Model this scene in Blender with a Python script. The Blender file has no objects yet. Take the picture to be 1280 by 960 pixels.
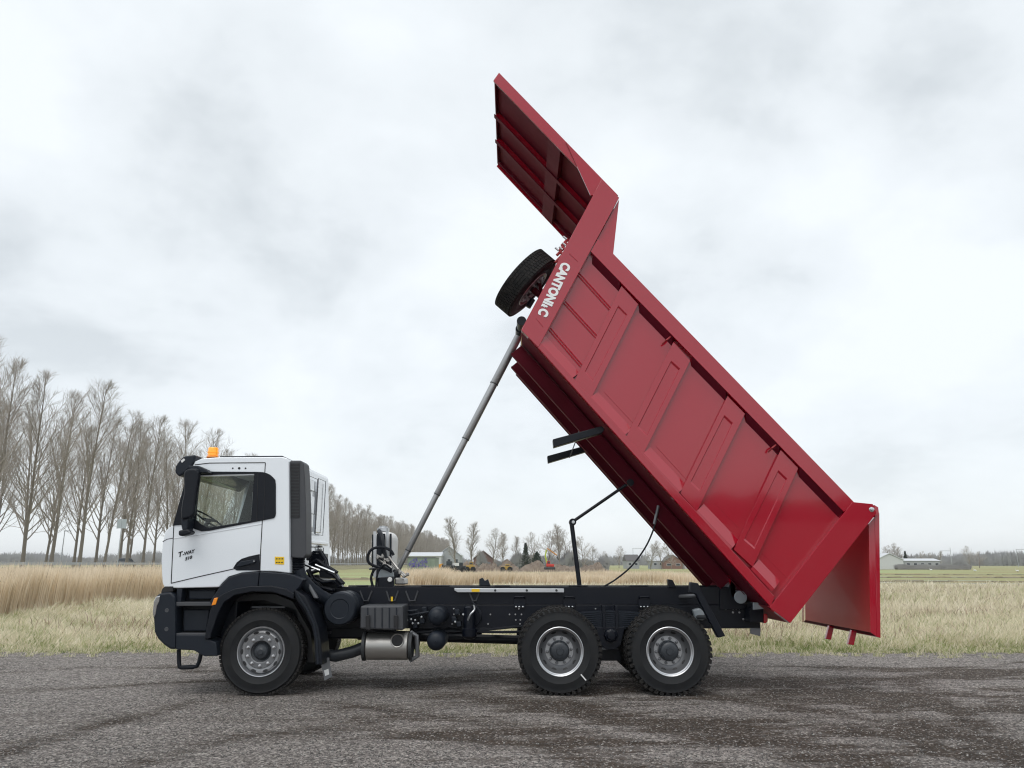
import bpy, bmesh, math, random
import numpy as np
from mathutils import Vector, Matrix
from mathutils.geometry import tessellate_polygon
R = math.radians
random.seed(7); rng = np.random.default_rng(7)
sc = bpy.context.scene
col = sc.collection

# ------------------------------------------------------------------ camera
F = 960.0; TH = math.atan(225 / 960); EYE = 1.6
cd = bpy.data.cameras.new('camera'); cam = bpy.data.objects.new('camera', cd); col.objects.link(cam)
cam.location = (0, 0, EYE); cam.rotation_euler = (R(90) + TH, 0, 0)
cd.sensor_width = 36; cd.lens = 36 * F / 1280; cd.clip_start = .1; cd.clip_end = 9000
sc.camera = cam
# ------------------------------------------------------------------ world + sun
SUN_EL, SUN_AZ = 58, 196          # overcast: a wide soft sun, behind and left of the camera
w = bpy.data.worlds.new('World'); sc.world = w; w.use_nodes = True
nt = w.node_tree; nt.nodes.clear()
def N(t, **k):
    n = nt.nodes.new(t)
    for a, b in k.items(): setattr(n, a, b)
    return n
def Lk(a, b): nt.links.new(a, b)
out = N('ShaderNodeOutputWorld'); bg = N('ShaderNodeBackground'); Lk(bg.outputs[0], out.inputs[0])
tc = N('ShaderNodeTexCoord'); sep = N('ShaderNodeSeparateXYZ'); Lk(tc.outputs['Generated'], sep.inputs[0])
def M(op, a, b=None, c=None):
    n = N('ShaderNodeMath', operation=op)
    for i, v in enumerate((a, b, c)):
        if v is None: continue
        if isinstance(v, (int, float)): n.inputs[i].default_value = v
        else: Lk(v, n.inputs[i])
    return n.outputs[0]
zz = M('ADD', M('MAXIMUM', sep.outputs[2], 0.0), 0.42)
comb = N('ShaderNodeCombineXYZ'); Lk(M('DIVIDE', sep.outputs[0], zz), comb.inputs[0]); Lk(M('DIVIDE', sep.outputs[1], zz), comb.inputs[1])
def noise(vec, scale, det, rough=.5, dist=0, off=(0, 0, 0), sq=(1, 1, 1)):
    mp = N('ShaderNodeMapping'); mp.inputs['Location'].default_value = off; mp.inputs['Scale'].default_value = sq; Lk(vec, mp.inputs[0])
    n = N('ShaderNodeTexNoise'); n.inputs['Scale'].default_value = scale; n.inputs['Detail'].default_value = det
    n.inputs['Roughness'].default_value = rough; n.inputs['Distortion'].default_value = dist; Lk(mp.outputs[0], n.inputs[0])
    return n.outputs[0]
n1 = noise(comb.outputs[0], 1.9, 6, .52, .25, (5.5, 2.2, 0)); n2 = noise(comb.outputs[0], 5.5, 5, .55, .2, (7, 2, 0))
v = M('ADD', M('MULTIPLY', n1, .75), M('MULTIPLY', n2, .25))
cr = N('ShaderNodeValToRGB'); Lk(v, cr.inputs[0])
e = cr.color_ramp; e.elements[0].position = .37; e.elements[0].color = (.575, .615, .64, 1)
e.elements[1].position = .60; e.elements[1].color = (.81, .85, .875, 1)
el = e.elements.new(.47); el.color = (.72, .76, .785, 1)
# the lowest band of an overcast sky is even and pale
hz = N('ShaderNodeMapRange'); Lk(sep.outputs[2], hz.inputs[0]); hz.inputs[1].default_value = 0; hz.inputs[2].default_value = .3
hz.inputs[3].default_value = .75; hz.inputs[4].default_value = 0
mx = N('ShaderNodeMix', data_type='RGBA'); Lk(hz.outputs[0], mx.inputs[0]); Lk(cr.outputs[0], mx.inputs[6]); mx.inputs[7].default_value = (.765, .80, .825, 1)
sky = N('ShaderNodeTexSky', sky_type='NISHITA'); sky.sun_disc = False; sky.sun_elevation = R(SUN_EL); sky.sun_rotation = R(SUN_AZ)
sk = N('ShaderNodeMix', data_type='RGBA'); sk.inputs[0].default_value = .012     # a trace of blue sky through the cloud
Lk(mx.outputs[2], sk.inputs[6]); Lk(sky.outputs[0], sk.inputs[7])
Lk(sk.outputs[2], bg.inputs[0]); bg.inputs[1].default_value = 1.0
sl = bpy.data.lights.new('sun', 'SUN'); so = bpy.data.objects.new('sun', sl); col.objects.link(so)
sl.energy = 1.15; sl.angle = R(45); sl.color = (1, .97, .93)
az = R(SUN_AZ); dv = Vector((math.sin(az) * math.cos(R(SUN_EL)), math.cos(az) * math.cos(R(SUN_EL)), math.sin(R(SUN_EL))))
so.rotation_euler = dv.to_track_quat('Z', 'Y').to_euler(); so.location = (0, 0, 40)
vs = sc.view_settings; vs.view_transform = 'Standard'; vs.look = 'None'; vs.exposure = 0.21; vs.gamma = 1; vs.use_curve_mapping = False
sc.cycles.max_bounces = 8; sc.cycles.transparent_max_bounces = 24
sc.cycles.use_denoising = True; sc.cycles.filter_width = 1.15

# ------------------------------------------------------------------ materials
MATS = {}
def mat(name, base, rough=.5, metal=0, coat=0, var=None, bump=None, spec=.5, coord='Object'):
    """var=(scale, amount, colour2): patchy colour;  bump=(scale, strength, distance)"""
    m = bpy.data.materials.new(name); m.use_nodes = True; t = m.node_tree; b = t.nodes['Principled BSDF']
    b.inputs['Base Color'].default_value = (*base, 1); b.inputs['Roughness'].default_value = rough; b.inputs['Metallic'].default_value = metal
    b.inputs['Coat Weight'].default_value = coat; b.inputs['Coat Roughness'].default_value = .04; b.inputs['Specular IOR Level'].default_value = spec
    tcn = t.nodes.new('ShaderNodeTexCoord')
    if var:
        n = t.nodes.new('ShaderNodeTexNoise'); n.inputs['Scale'].default_value = var[0]; n.inputs['Detail'].default_value = 5; t.links.new(tcn.outputs[coord], n.inputs[0])
        r = t.nodes.new('ShaderNodeMapRange'); r.inputs[1].default_value = .35; r.inputs[2].default_value = .7; r.inputs[4].default_value = var[1]; t.links.new(n.outputs[0], r.inputs[0])
        mm = t.nodes.new('ShaderNodeMix'); mm.data_type = 'RGBA'; mm.inputs[6].default_value = (*base, 1); mm.inputs[7].default_value = (*var[2], 1)
        t.links.new(r.outputs[0], mm.inputs[0]); t.links.new(mm.outputs[2], b.inputs['Base Color'])
        r2 = t.nodes.new('ShaderNodeMapRange'); r2.inputs[3].default_value = max(.02, rough - .04); r2.inputs[4].default_value = rough + .12
        t.links.new(n.outputs[0], r2.inputs[0]); t.links.new(r2.outputs[0], b.inputs['Roughness'])
    if bump:
        n = t.nodes.new('ShaderNodeTexNoise'); n.inputs['Scale'].default_value = bump[0]; n.inputs['Detail'].default_value = 4; t.links.new(tcn.outputs[coord], n.inputs[0])
        bb = t.nodes.new('ShaderNodeBump'); bb.inputs['Strength'].default_value = bump[1]; bb.inputs['Distance'].default_value = bump[2]
        t.links.new(n.outputs[0], bb.inputs['Height']); t.links.new(bb.outputs[0], b.inputs['Normal'])
    MATS[name] = m; return m
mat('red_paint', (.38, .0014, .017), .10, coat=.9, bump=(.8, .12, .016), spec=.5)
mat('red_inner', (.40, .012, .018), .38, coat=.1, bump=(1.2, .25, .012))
mat('red_paint_dull', (.115, .0015, .012), .6, var=(3, .4, (.075, .003, .009)), spec=.18)  # darker red; also paints the shade below the top rail
mat('red_primer', (.36, .032, .038), .55, var=(2.5, .5, (.17, .03, .03)))
mat('white_paint', (.82, .86, .90), .2, coat=1, bump=(1.2, .15, .008))
mat('black_plastic', (.007, .009, .014), .38, var=(9, .35, (.012, .014, .018)), spec=.25)
mat('dark_plastic', (.010, .014, .022), .42, var=(6, .3, (.016, .021, .028)), spec=.3)
mat('chassis_black', (.003, .005, .011), .34, coat=.05, var=(5, .4, (.009, .010, .014)), spec=.3)
mat('grey_plastic', (.05, .053, .06), .5, var=(5, .4, (.07, .072, .076)))
mat('rubber', (.006, .007, .009), .6, var=(9, .6, (.016, .016, .016)), bump=(60, .2, .003), spec=.4)
mat('rubber_tread', (.007, .007, .008), .75, var=(11, .8, (.035, .032, .029)), spec=.3)
mat('rim_silver', (.55, .56, .58), .3, metal=.85, var=(10, .3, (.4, .4, .41)))
mat('rim_grey', (.20, .205, .215), .45, metal=.6, var=(10, .3, (.15, .15, .16)))
mat('rim_mid', (.33, .335, .345), .36, metal=.8, var=(9, .4, (.22, .225, .235)))
mat('hub_dark', (.03, .035, .042), .4)
mat('nut_steel', (.45, .45, .46), .35, metal=.9)
mat('steel_brushed', (.40, .39, .375), .42, metal=.9, var=(12, .5, (.42, .40, .37)))
mat('chrome', (.62, .63, .64), .16, metal=1)
mat('piston_grey', (.42, .425, .43), .34, metal=.7, var=(4, .3, (.36, .36, .365)))
mat('alu', (.62, .64, .66), .35, metal=.6)
mat('light_grey_paint', (.42, .47, .50), .4, coat=.3)
mat('white_plastic', (.75, .75, .74), .4)
mat('yellow_sticker', (.85, .55, .02), .5)
mat('red_lens', (.5, .01, .015), .2, coat=1)
mat('orange_lens', (.9, .28, .01), .2, coat=1)
mat('letter_white', (.9, .9, .9), .4)
mat('ink', (.012, .012, .014), .5)
mat('seat_fabric', (.05, .05, .055), .9)
mat('interior', (.05, .052, .055), .7)
mat('seat_cover', (.55, .56, .56), .3, coat=.3, bump=(14, .8, .02))
m = mat('beacon_orange', (.95, .35, .01), .25, coat=1)
b = m.node_tree.nodes['Principled BSDF']; b.inputs['Emission Color'].default_value = (1, .38, .02, 1); b.inputs['Emission Strength'].default_value = .35
def glass(name, tint, fac):
    m = bpy.data.materials.new(name); m.use_nodes = True; t = m.node_tree; t.nodes.clear()
    o = t.nodes.new('ShaderNodeOutputMaterial'); mi = t.nodes.new('ShaderNodeMixShader'); tr = t.nodes.new('ShaderNodeBsdfTransparent'); gl = t.nodes.new('ShaderNodeBsdfGlossy')
    tr.inputs[0].default_value = (*tint, 1); gl.inputs['Roughness'].default_value = .02; gl.inputs[0].default_value = (1, 1, 1, 1)
    lw = t.nodes.new('ShaderNodeLayerWeight'); lw.inputs[0].default_value = .5
    pw = t.nodes.new('ShaderNodeMath'); pw.operation = 'POWER'; pw.inputs[1].default_value = 5; t.links.new(lw.outputs['Facing'], pw.inputs[0])
    ad = t.nodes.new('ShaderNodeMath'); ad.operation = 'MULTIPLY_ADD'; ad.inputs[1].default_value = .8; ad.inputs[2].default_value = fac; t.links.new(pw.outputs[0], ad.inputs[0])
    t.links.new(ad.outputs[0], mi.inputs[0]); t.links.new(tr.outputs[0], mi.inputs[1]); t.links.new(gl.outputs[0], mi.inputs[2]); t.links.new(mi.outputs[0], o.inputs[0])
    MATS[name] = m
glass('glass_cab', (.92, .95, .94), .022); glass('glass_dark', (.25, .27, .28), .05)

# ------------------------------------------------------------------ helpers
def ray(px, py):
    x = (px - 640) / F; v = (480 - py) / F
    return x, math.cos(TH) - v * math.sin(TH), math.sin(TH) + v * math.cos(TH)
def P(px, py, Y):                       # photo measure -> point standing at depth Y
    x, dy, dz = ray(px, py); return Vector((x * Y / dy, Y, EYE + dz * Y / dy))
def G(px, py):                          # photo measure -> point on flat ground
    x, dy, dz = ray(px, py); t = -EYE / dz; return Vector((x * t, dy * t, 0))
class MB:
    def __init__(s): s.v = []; s.f = []; s.sm = []
    def add(s, vs, fs, sm=False):
        o = len(s.v); s.v += [tuple(p) for p in vs]; s.f += [tuple(i + o for i in f) for f in fs]; s.sm += [sm] * len(fs); return s
    def box(s, x0, x1, y0, y1, z0, z1):
        return s.add([(x, y, z) for x in (x0, x1) for y in (y0, y1) for z in (z0, z1)],
                     [(0, 1, 3, 2), (4, 6, 7, 5), (0, 4, 5, 1), (2, 3, 7, 6), (0, 2, 6, 4), (1, 5, 7, 3)])
    def hull(s, a, b):                  # loft between two loops of 3-D points
        n = len(a); vs = list(a) + list(b)
        return s.add(vs, [tuple(range(n)), tuple(range(2 * n - 1, n - 1, -1))] + [(i, i + n, (i + 1) % n + n, (i + 1) % n) for i in range(n)])
    def prism(s, pts, y0, y1): return s.hull([(x, y0, z) for x, z in pts], [(x, y1, z) for x, z in pts])
    def ppx(s, px, Y, y0=None, y1=None, thick=.03):
        """outline measured at depth Y, solid from y0 to y1"""
        q = [P(a, b, Y) for a, b in px]; y0 = Y if y0 is None else y0; y1 = y0 + thick if y1 is None else y1
        return s.prism([(p.x, p.z) for p in q], y0, y1)
    def holed(s, px, holes, Y, y0, y1):
        loops = [[P(a, b, Y) for a, b in l] for l in [px] + holes]
        flat = [p for l in loops for p in l]
        tri = tessellate_polygon([[Vector((p.x, p.z, 0)) for p in l] for l in loops]); n = len(flat)
        vs = [(p.x, y0, p.z) for p in flat] + [(p.x, y1, p.z) for p in flat]
        fs = [tuple(t) for t in tri] + [tuple(i + n for i in reversed(t)) for t in tri]; o = 0
        for l in loops:
            k = len(l); fs += [(o + i, o + i + n, o + (i + 1) % k + n, o + (i + 1) % k) for i in range(k)]; o += k
        return s.add(vs, fs)
    def tube(s, path, r, seg=10, sm=True, caps=True):
        path = [Vector(p) for p in path]; rs = r if isinstance(r, (list, tuple)) else [r] * len(path); vs = []; fs = []
        up = None
        for i, p in enumerate(path):
            d = (path[min(i + 1, len(path) - 1)] - path[max(i - 1, 0)]).normalized()
            if up is None: up = d.orthogonal().normalized()
            up = (up - d * up.dot(d)).normalized(); q = d.cross(up)
            for k in range(seg):
                a = 2 * math.pi * k / seg; vs.append(p + (up * math.cos(a) + q * math.sin(a)) * rs[i])
        for i in range(len(path) - 1):
            for k in range(seg):
                a = i * seg + k; b_ = i * seg + (k + 1) % seg; fs.append((a, b_, b_ + seg, a + seg))
        s.add(vs, fs, sm)
        if caps:
            o = len(s.v) - len(vs); s.f += [tuple(o + k for k in reversed(range(seg))), tuple(o + len(vs) - seg + k for k in range(seg))]; s.sm += [False, False]
        return s
    def lathe(s, c, axis, prof, seg=48, sm=True):   # prof = [(radius, distance along axis)]
        c = Vector(c); ax = Vector(axis).normalized(); u = ax.orthogonal().normalized(); q = ax.cross(u); vs = []; fs = []
        for r, d in prof:
            for k in range(seg):
                a = 2 * math.pi * k / seg; vs.append(c + ax * d + (u * math.cos(a) + q * math.sin(a)) * r)
        for i in range(len(prof) - 1):
            for k in range(seg):
                a = i * seg + k; b_ = i * seg + (k + 1) % seg; fs.append((a, b_, b_ + seg, a + seg))
        return s.add(vs, fs, sm)
    def build(s, name, m, parent=None, bevel=0, origin=None, seg=2, smooth_all=False):
        """vertices are in world space; origin moves the object's own origin"""
        po = Vector(parent['_w']) if parent is not None and '_w' in parent else Vector((0, 0, 0))
        og = Vector(origin) if origin is not None else po
        me = bpy.data.meshes.new(name); me.from_pydata([tuple(Vector(p) - og) for p in s.v], [], s.f)
        bm = bmesh.new(); bm.from_mesh(me); bmesh.ops.recalc_face_normals(bm, faces=bm.faces); bm.to_mesh(me); bm.free()
        for i, p in enumerate(me.polygons): p.use_smooth = s.sm[i] or smooth_all
        if any(s.sm) or smooth_all: me.set_sharp_from_angle(angle=R(38))
        me.materials.append(MATS[m] if isinstance(m, str) else m)
        o = bpy.data.objects.new(name, me); col.objects.link(o); o.location = og - po if parent else og
        if parent: o.parent = parent
        o['_w'] = tuple(og)
        if bevel:
            md = o.modifiers.new('bevel', 'BEVEL'); md.width = bevel; md.segments = seg; md.limit_method = 'ANGLE'; md.angle_limit = R(35); md.harden_normals = False
        return o
def tag(o, label=None, cat=None, group=None, kind=None):
    if label: o['label'] = label
    if cat: o['category'] = cat
    if group: o['group'] = group
    if kind: o['kind'] = kind
    return o
def thing(name, loc, label, cat, group=None):
    o = bpy.data.objects.new(name, None); col.objects.link(o); o.location = loc; o['_w'] = tuple(loc); return tag(o, label, cat, group)
def sub_empty(name, loc, parent):
    o = bpy.data.objects.new(name, None); col.objects.link(o); o.parent = parent; o.location = Vector(loc) - Vector(parent['_w']); o['_w'] = tuple(loc); return o
def copy_tree(o, loc=None, rotz=None, scale=None, parent=None):
    c = o.copy(); col.objects.link(c); c.parent = parent
    if loc is not None: c.location = loc
    if rotz is not None: c.rotation_euler.z = rotz
    if scale is not None: c.scale = scale
    for ch in list(o.children): copy_tree(ch, parent=c)
    return c

# ================================================================== GROUND
def ground_mat(name, build):
    m = bpy.data.materials.new(name); m.use_nodes = True; t = m.node_tree; b = t.nodes['Principled BSDF']; b.inputs['Roughness'].default_value = .9; b.inputs['Specular IOR Level'].default_value = .25
    tcn = t.nodes.new('ShaderNodeTexCoord')
    def nz(scale, det=4, sq=(1, 1, 1), rot=0, rough=.55, dist=0):
        mp = t.nodes.new('ShaderNodeMapping'); mp.inputs['Scale'].default_value = sq; mp.inputs['Rotation'].default_value = (0, 0, rot); t.links.new(tcn.outputs['Object'], mp.inputs[0])
        n = t.nodes.new('ShaderNodeTexNoise'); n.inputs['Scale'].default_value = scale; n.inputs['Detail'].default_value = det; n.inputs['Roughness'].default_value = rough; n.inputs['Distortion'].default_value = dist
        t.links.new(mp.outputs[0], n.inputs[0]); return n.outputs[0]
    def ramp(v, stops):
        r = t.nodes.new('ShaderNodeValToRGB'); t.links.new(v, r.inputs[0]); el = r.color_ramp.elements
        for i, (p, c) in enumerate(stops):
            x = el[i] if i < 2 else el.new(p); x.position = p; x.color = (*c, 1) if len(c) == 3 else c
        return r.outputs[0]
    def mix(f, a, c, bt='MIX'):
        mm = t.nodes.new('ShaderNodeMix'); mm.data_type = 'RGBA'; mm.blend_type = bt
        for s_, v_ in ((0, f), (6, a), (7, c)):
            if isinstance(v_, (int, float)): mm.inputs[s_].default_value = v_
            elif isinstance(v_, tuple): mm.inputs[s_].default_value = (*v_, 1)
            else: t.links.new(v_, mm.inputs[s_])
        return mm.outputs[2]
    def rng_(v, a, b_, c=0, d=1):
        r = t.nodes.new('ShaderNodeMapRange'); t.links.new(v, r.inputs[0]); r.inputs[1].default_value = a; r.inputs[2].default_value = b_; r.inputs[3].default_value = c; r.inputs[4].default_value = d; return r.outputs[0]
    def math_(op, a, b_, c=None):
        n = t.nodes.new('ShaderNodeMath'); n.operation = op
        for i, v_ in enumerate((a, b_, c)):
            if v_ is None: continue
            if isinstance(v_, (int, float)): n.inputs[i].default_value = v_
            else: t.links.new(v_, n.inputs[i])
        return n.outputs[0]
    build(t, b, tcn, nz, ramp, mix, rng_, math_); MATS[name] = m; return m
def gravel(t, b, tcn, nz, ramp, mix, rg, mt):
    def vor(scale, seed):
        mp = t.nodes.new('ShaderNodeMapping'); mp.inputs['Location'].default_value = (seed, seed * .7, 0); t.links.new(tcn.outputs['Object'], mp.inputs[0])
        v = t.nodes.new('ShaderNodeTexVoronoi'); v.inputs['Scale'].default_value = scale; v.inputs['Randomness'].default_value = 1; t.links.new(mp.outputs[0], v.inputs[0]); return v
    v1 = vor(58, 0); v2 = vor(25, 3.3)
    def grey(v): 
        n = t.nodes.new('ShaderNodeSeparateColor'); t.links.new(v.outputs['Color'], n.inputs[0]); return n.outputs[0]
    stone = ramp(grey(v1), [(0, (.04, .038, .038)), (1, (.85, .83, .81)), (.3, (.14, .134, .134)), (.6, (.28, .27, .268)), (.86, (.50, .485, .475))])
    stone2 = ramp(grey(v2), [(0, (.07, .067, .067)), (1, (.55, .54, .53)), (.5, (.24, .232, .23))])
    base = mix(.35, stone, stone2)
    sep = t.nodes.new('ShaderNodeSeparateXYZ'); t.links.new(tcn.outputs['Object'], sep.inputs[0])
    big = nz(.22, 3); an = t.nodes.new('ShaderNodeAttribute'); an.attribute_name = 'mud'; mud = an.outputs['Fac']
    fine = nz(30, 6, rough=.8); mott = nz(4.5, 6, rough=.75)
    dirt = rg(mt('ADD', mud, mt('MULTIPLY', mott, .7)), .42, 1.02)
    dcol = ramp(mt('ADD', mt('MULTIPLY', fine, .6), mt('MULTIPLY', mott, .4)), [(.36, (.016, .013, .011)), (.66, (.125, .103, .086))])
    dmask = mt('MULTIPLY', dirt, rg(grey(v1), .84, .97, 1, .45))
    s = mt('MULTIPLY', mott, .35)
    c = mix(dmask, base, dcol)
    c = mix(1, c, ramp(big, [(.3, (.92, .86, .80)), (.7, (1.24, 1.15, 1.08))]), 'MULTIPLY')
    t.links.new(c, b.inputs['Base Color'])
    h = mt('ADD', mt('MULTIPLY', mt('SUBTRACT', 1, v1.outputs['Distance']), mt('SUBTRACT', 1.1, mt('MULTIPLY', dirt, .7))), mt('ADD', mt('MULTIPLY', s, -2.2), mt('MULTIPLY', fine, 1.0)))
    bp = t.nodes.new('ShaderNodeBump'); bp.inputs['Strength'].default_value = 1; bp.inputs['Distance'].default_value = .03; t.links.new(h, bp.inputs['Height']); t.links.new(bp.outputs[0], b.inputs['Normal'])
ground_mat('gravel', gravel)
def field(t, b, tcn, nz, ramp, mix, rg, mt):
    sep = t.nodes.new('ShaderNodeSeparateXYZ'); t.links.new(tcn.outputs['Object'], sep.inputs[0])
    fine = nz(6, 5, rough=.7); mid = nz(.5, 4); strips = nz(.05, 5, (.35, 1.6, 1), 0, .6, .4)
    straw = ramp(fine, [(.3, (.30, .25, .16)), (.7, (.56, .49, .34))])
    green = ramp(fine, [(.3, (.22, .27, .11)), (.7, (.42, .47, .22))])
    near = rg(mid, .42, .6)
    nearc = mix(1, mix(near, straw, mix(.5, green, straw)), (.55, .52, .48), 'MULTIPLY')
    farc = mix(rg(strips, .44, .54), mix(.1, green, straw), mix(1, mix(.6, green, straw), (.8, .72, .62), 'MULTIPLY'))
    c = mix(rg(mt('ADD', sep.outputs[1], mt('MULTIPLY', mid, 6)), 62, 66), nearc, farc)
    t.links.new(c, b.inputs['Base Color'])
    bp = t.nodes.new('ShaderNodeBump'); bp.inputs['Strength'].default_value = .6; bp.inputs['Distance'].default_value = .08; t.links.new(fine, bp.inputs['Height']); t.links.new(bp.outputs[0], b.inputs['Normal'])
ground_mat('field', field)
mat('asphalt', (.06, .06, .062), .85, var=(2, .5, (.09, .09, .09)))
mat('earth', (.16, .12, .09), .95, var=(.8, .7, (.27, .22, .17)), bump=(3, .8, .15))
mat('ditch_water', (.02, .022, .022), .12)
tag(MB().add([(-3000, -1200, -.03), (3000, -1200, -.03), (3000, 3600, -.03), (-3000, 3600, -.03)], [(0, 1, 2, 3)]).build('ground', 'field'), 'flat winter pasture reaching the horizon', kind='structure')
def edge_y(x): return 15.25 - .012 * x + .16 * np.sin(x * 1.7) + .1 * np.sin(x * 4.3 + 1)
tag(MB().add([(-90, -75, -.022), (90, -75, -.022), (90, 15.2, -.022), (-90, 15.6, -.022)], [(0, 1, 2, 3)]).build('gravel_yard', 'gravel'), 'grey gravel yard behind and beside the lorry', kind='structure')
def vnoise(x, y, seed):                   # smooth value noise on a numpy grid
    rr = np.random.default_rng(seed); T = rr.random((256, 256)); xi, yi = np.floor(x).astype(int), np.floor(y).astype(int); fx, fy = x - xi, y - yi
    fx = fx * fx * (3 - 2 * fx); fy = fy * fy * (3 - 2 * fy); g = lambda a_, b_: T[a_ % 256, b_ % 256]
    return (g(xi, yi) * (1 - fx) + g(xi + 1, yi) * fx) * (1 - fy) + (g(xi, yi + 1) * (1 - fx) + g(xi + 1, yi + 1) * fx) * fy
def fbm(x, y, seed, o=5, k=.55):
    t_ = 0; a_ = 1; n_ = 0
    for i in range(o): t_ = t_ + a_ * vnoise(x * 2 ** i + 17 * i, y * 2 ** i + 31 * i, seed + i); n_ += a_; a_ *= k
    return t_ / n_
def yard():
    nx, ny = 900, 330; xs = np.linspace(-17, 17, nx); v_ = np.linspace(0, 1, ny); X = np.tile(xs, (ny, 1)); ed = edge_y(X); Y = 4.6 + (ed - 4.6) * v_[:, None] ** 1.15
    tracks = [([(560, 866), (700, 884), (850, 908), (1000, 934), (1130, 962)], .34, 1.0), ([(850, 868), (1000, 884), (1120, 905), (1290, 938)], .30, .95), ([(690, 864), (900, 858), (1060, 850), (1290, 838)], .38, .95),
        ([(380, 856), (600, 850), (760, 846), (900, 848)], .55, .8), ([(1130, 846), (1170, 866), (1188, 896), (1235, 930), (1290, 958)], .26, .9), ([(1070, 860), (1092, 880), (1125, 908), (1180, 940)], .24, .85),  # first track, under the lorry, doubles as its contact shadow in the mud
        ([(-10, 944), (120, 906), (240, 880), (400, 862)], .26, .6), ([(-10, 866), (100, 858), (230, 851), (340, 850)], .2, .5), ([(540, 915), (700, 935), (860, 965)], .3, .8), ([(420, 876), (600, 902), (760, 926)], .26, .65),
        ([(250, 836), (420, 842), (640, 838)], .22, .6), ([(980, 830), (1120, 836), (1290, 828)], .16, .7), ([(0, 838), (120, 836), (260, 832)], .2, .4), ([(760, 900), (940, 930), (1060, 965)], .28, .8), ([(900, 845), (1050, 865), (1290, 872)], .22, .8), ([(130, 962), (300, 925), (460, 905)], .24, .45)]
    wx = X + .35 * (fbm(X * .9, Y * .9, 5) - .5) * 2; wy = Y + .5 * (fbm(X * .9 + 40, Y * .9, 8) - .5) * 2
    D_ = np.zeros_like(X)
    for pts, wd_, st_ in tracks:
        q = [G(*p_) for p_ in pts]; best = np.full_like(X, 9.)
        for a_, b_ in zip(q, q[1:]):
            ax_, ay_, bx_, by_ = a_.x, a_.y, b_.x, b_.y; L2 = (bx_ - ax_) ** 2 + (by_ - ay_) ** 2; t_ = np.clip(((wx - ax_) * (bx_ - ax_) + (wy - ay_) * (by_ - ay_)) / L2, 0, 1)
            best = np.minimum(best, np.hypot(wx - ax_ - t_ * (bx_ - ax_), wy - ay_ - t_ * (by_ - ay_)))
        rib = .78 + .22 * np.cos(best / .055 * 3.14)
        D_ = np.maximum(D_, st_ * np.exp(-(best / wd_) ** 2 * 1.1) * rib)
    n1_ = fbm(X * .55, Y * 1.5, 21, 6, .62); n2_ = fbm(X * 1.2 - Y * .5, Y * 5.5 + X * .6, 33, 6, .68)
    side_ = np.clip((X + 3.5) / 6, 0, 1) * np.clip((13.6 - Y) / 2.2, 0, 1)
    n3_ = fbm(X * .8 + Y * .5, Y * 7.5 - X * 1.1, 61, 5, .7)          # thin scuffs that run with the tyres
    D_ = D_ * (.30 + 1.35 * n1_) + np.clip((n1_ - .44) * 4.5, 0, 1) * (.15 + .55 * side_) + np.clip((n3_ - .52) * 4, 0, 1) * (.10 + .45 * side_)
    D_ = np.clip(D_ * (.10 + 1.8 * n2_) * (.6 + .8 * n3_), 0, 1)
    Z = -.016 * D_ + .014 * (fbm(X * 2.3, Y * 2.3, 44, 5, .6) - .5) + .012 * (n1_ - .5) + .002
    Z[-6:] -= .0
    me = bpy.data.meshes.new('gravel_yard'); me.vertices.add(nx * ny); me.vertices.foreach_set('co', np.stack([X, Y, Z], 2).astype(np.float32).ravel())
    i_ = (np.arange(ny - 1)[:, None] * nx + np.arange(nx - 1)); F_ = np.stack([i_, i_ + 1, i_ + nx + 1, i_ + nx], 2).reshape(-1).astype(np.int32)
    me.loops.add(len(F_)); me.loops.foreach_set('vertex_index', F_); me.polygons.add(len(F_) // 4); me.polygons.foreach_set('loop_start', np.arange(0, len(F_), 4, dtype=np.int32)); me.update(calc_edges=True)
    me.polygons.foreach_set('use_smooth', np.ones(len(F_) // 4, bool))
    at = me.attributes.new('mud', 'FLOAT', 'POINT'); at.data.foreach_set('value', D_.astype(np.float32).ravel()); me.materials.append(MATS['gravel'])  # mud mask, with the shade painted under the lorry
    o = bpy.data.objects.new('gravel_yard', me); col.objects.link(o); return o
tag(yard(), 'grey gravel yard with dark muddy wheel tracks and painted shade under the lorry', kind='structure')
# raised road on the left under the poplars, its asphalt and its bank
def bank():
    m_ = MB(); s = [(-88, -.03), (-83, 1.1), (-54, 1.1), (-50, -.03)]
    m_.hull([(x, 20, z) for x, z in s], [(x, 1200, z) for x, z in s]); return m_
mat('bank_grass', (.20, .19, .10), .95, var=(.7, .8, (.33, .29, .18)), bump=(5, .6, .1))
tag(bank().build('road_bank', 'bank_grass'), kind='structure')
tag(MB().box(-72.5, -65.5, 20, 1200, 1.09, 1.104).build('road', 'asphalt'), kind='structure')
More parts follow.
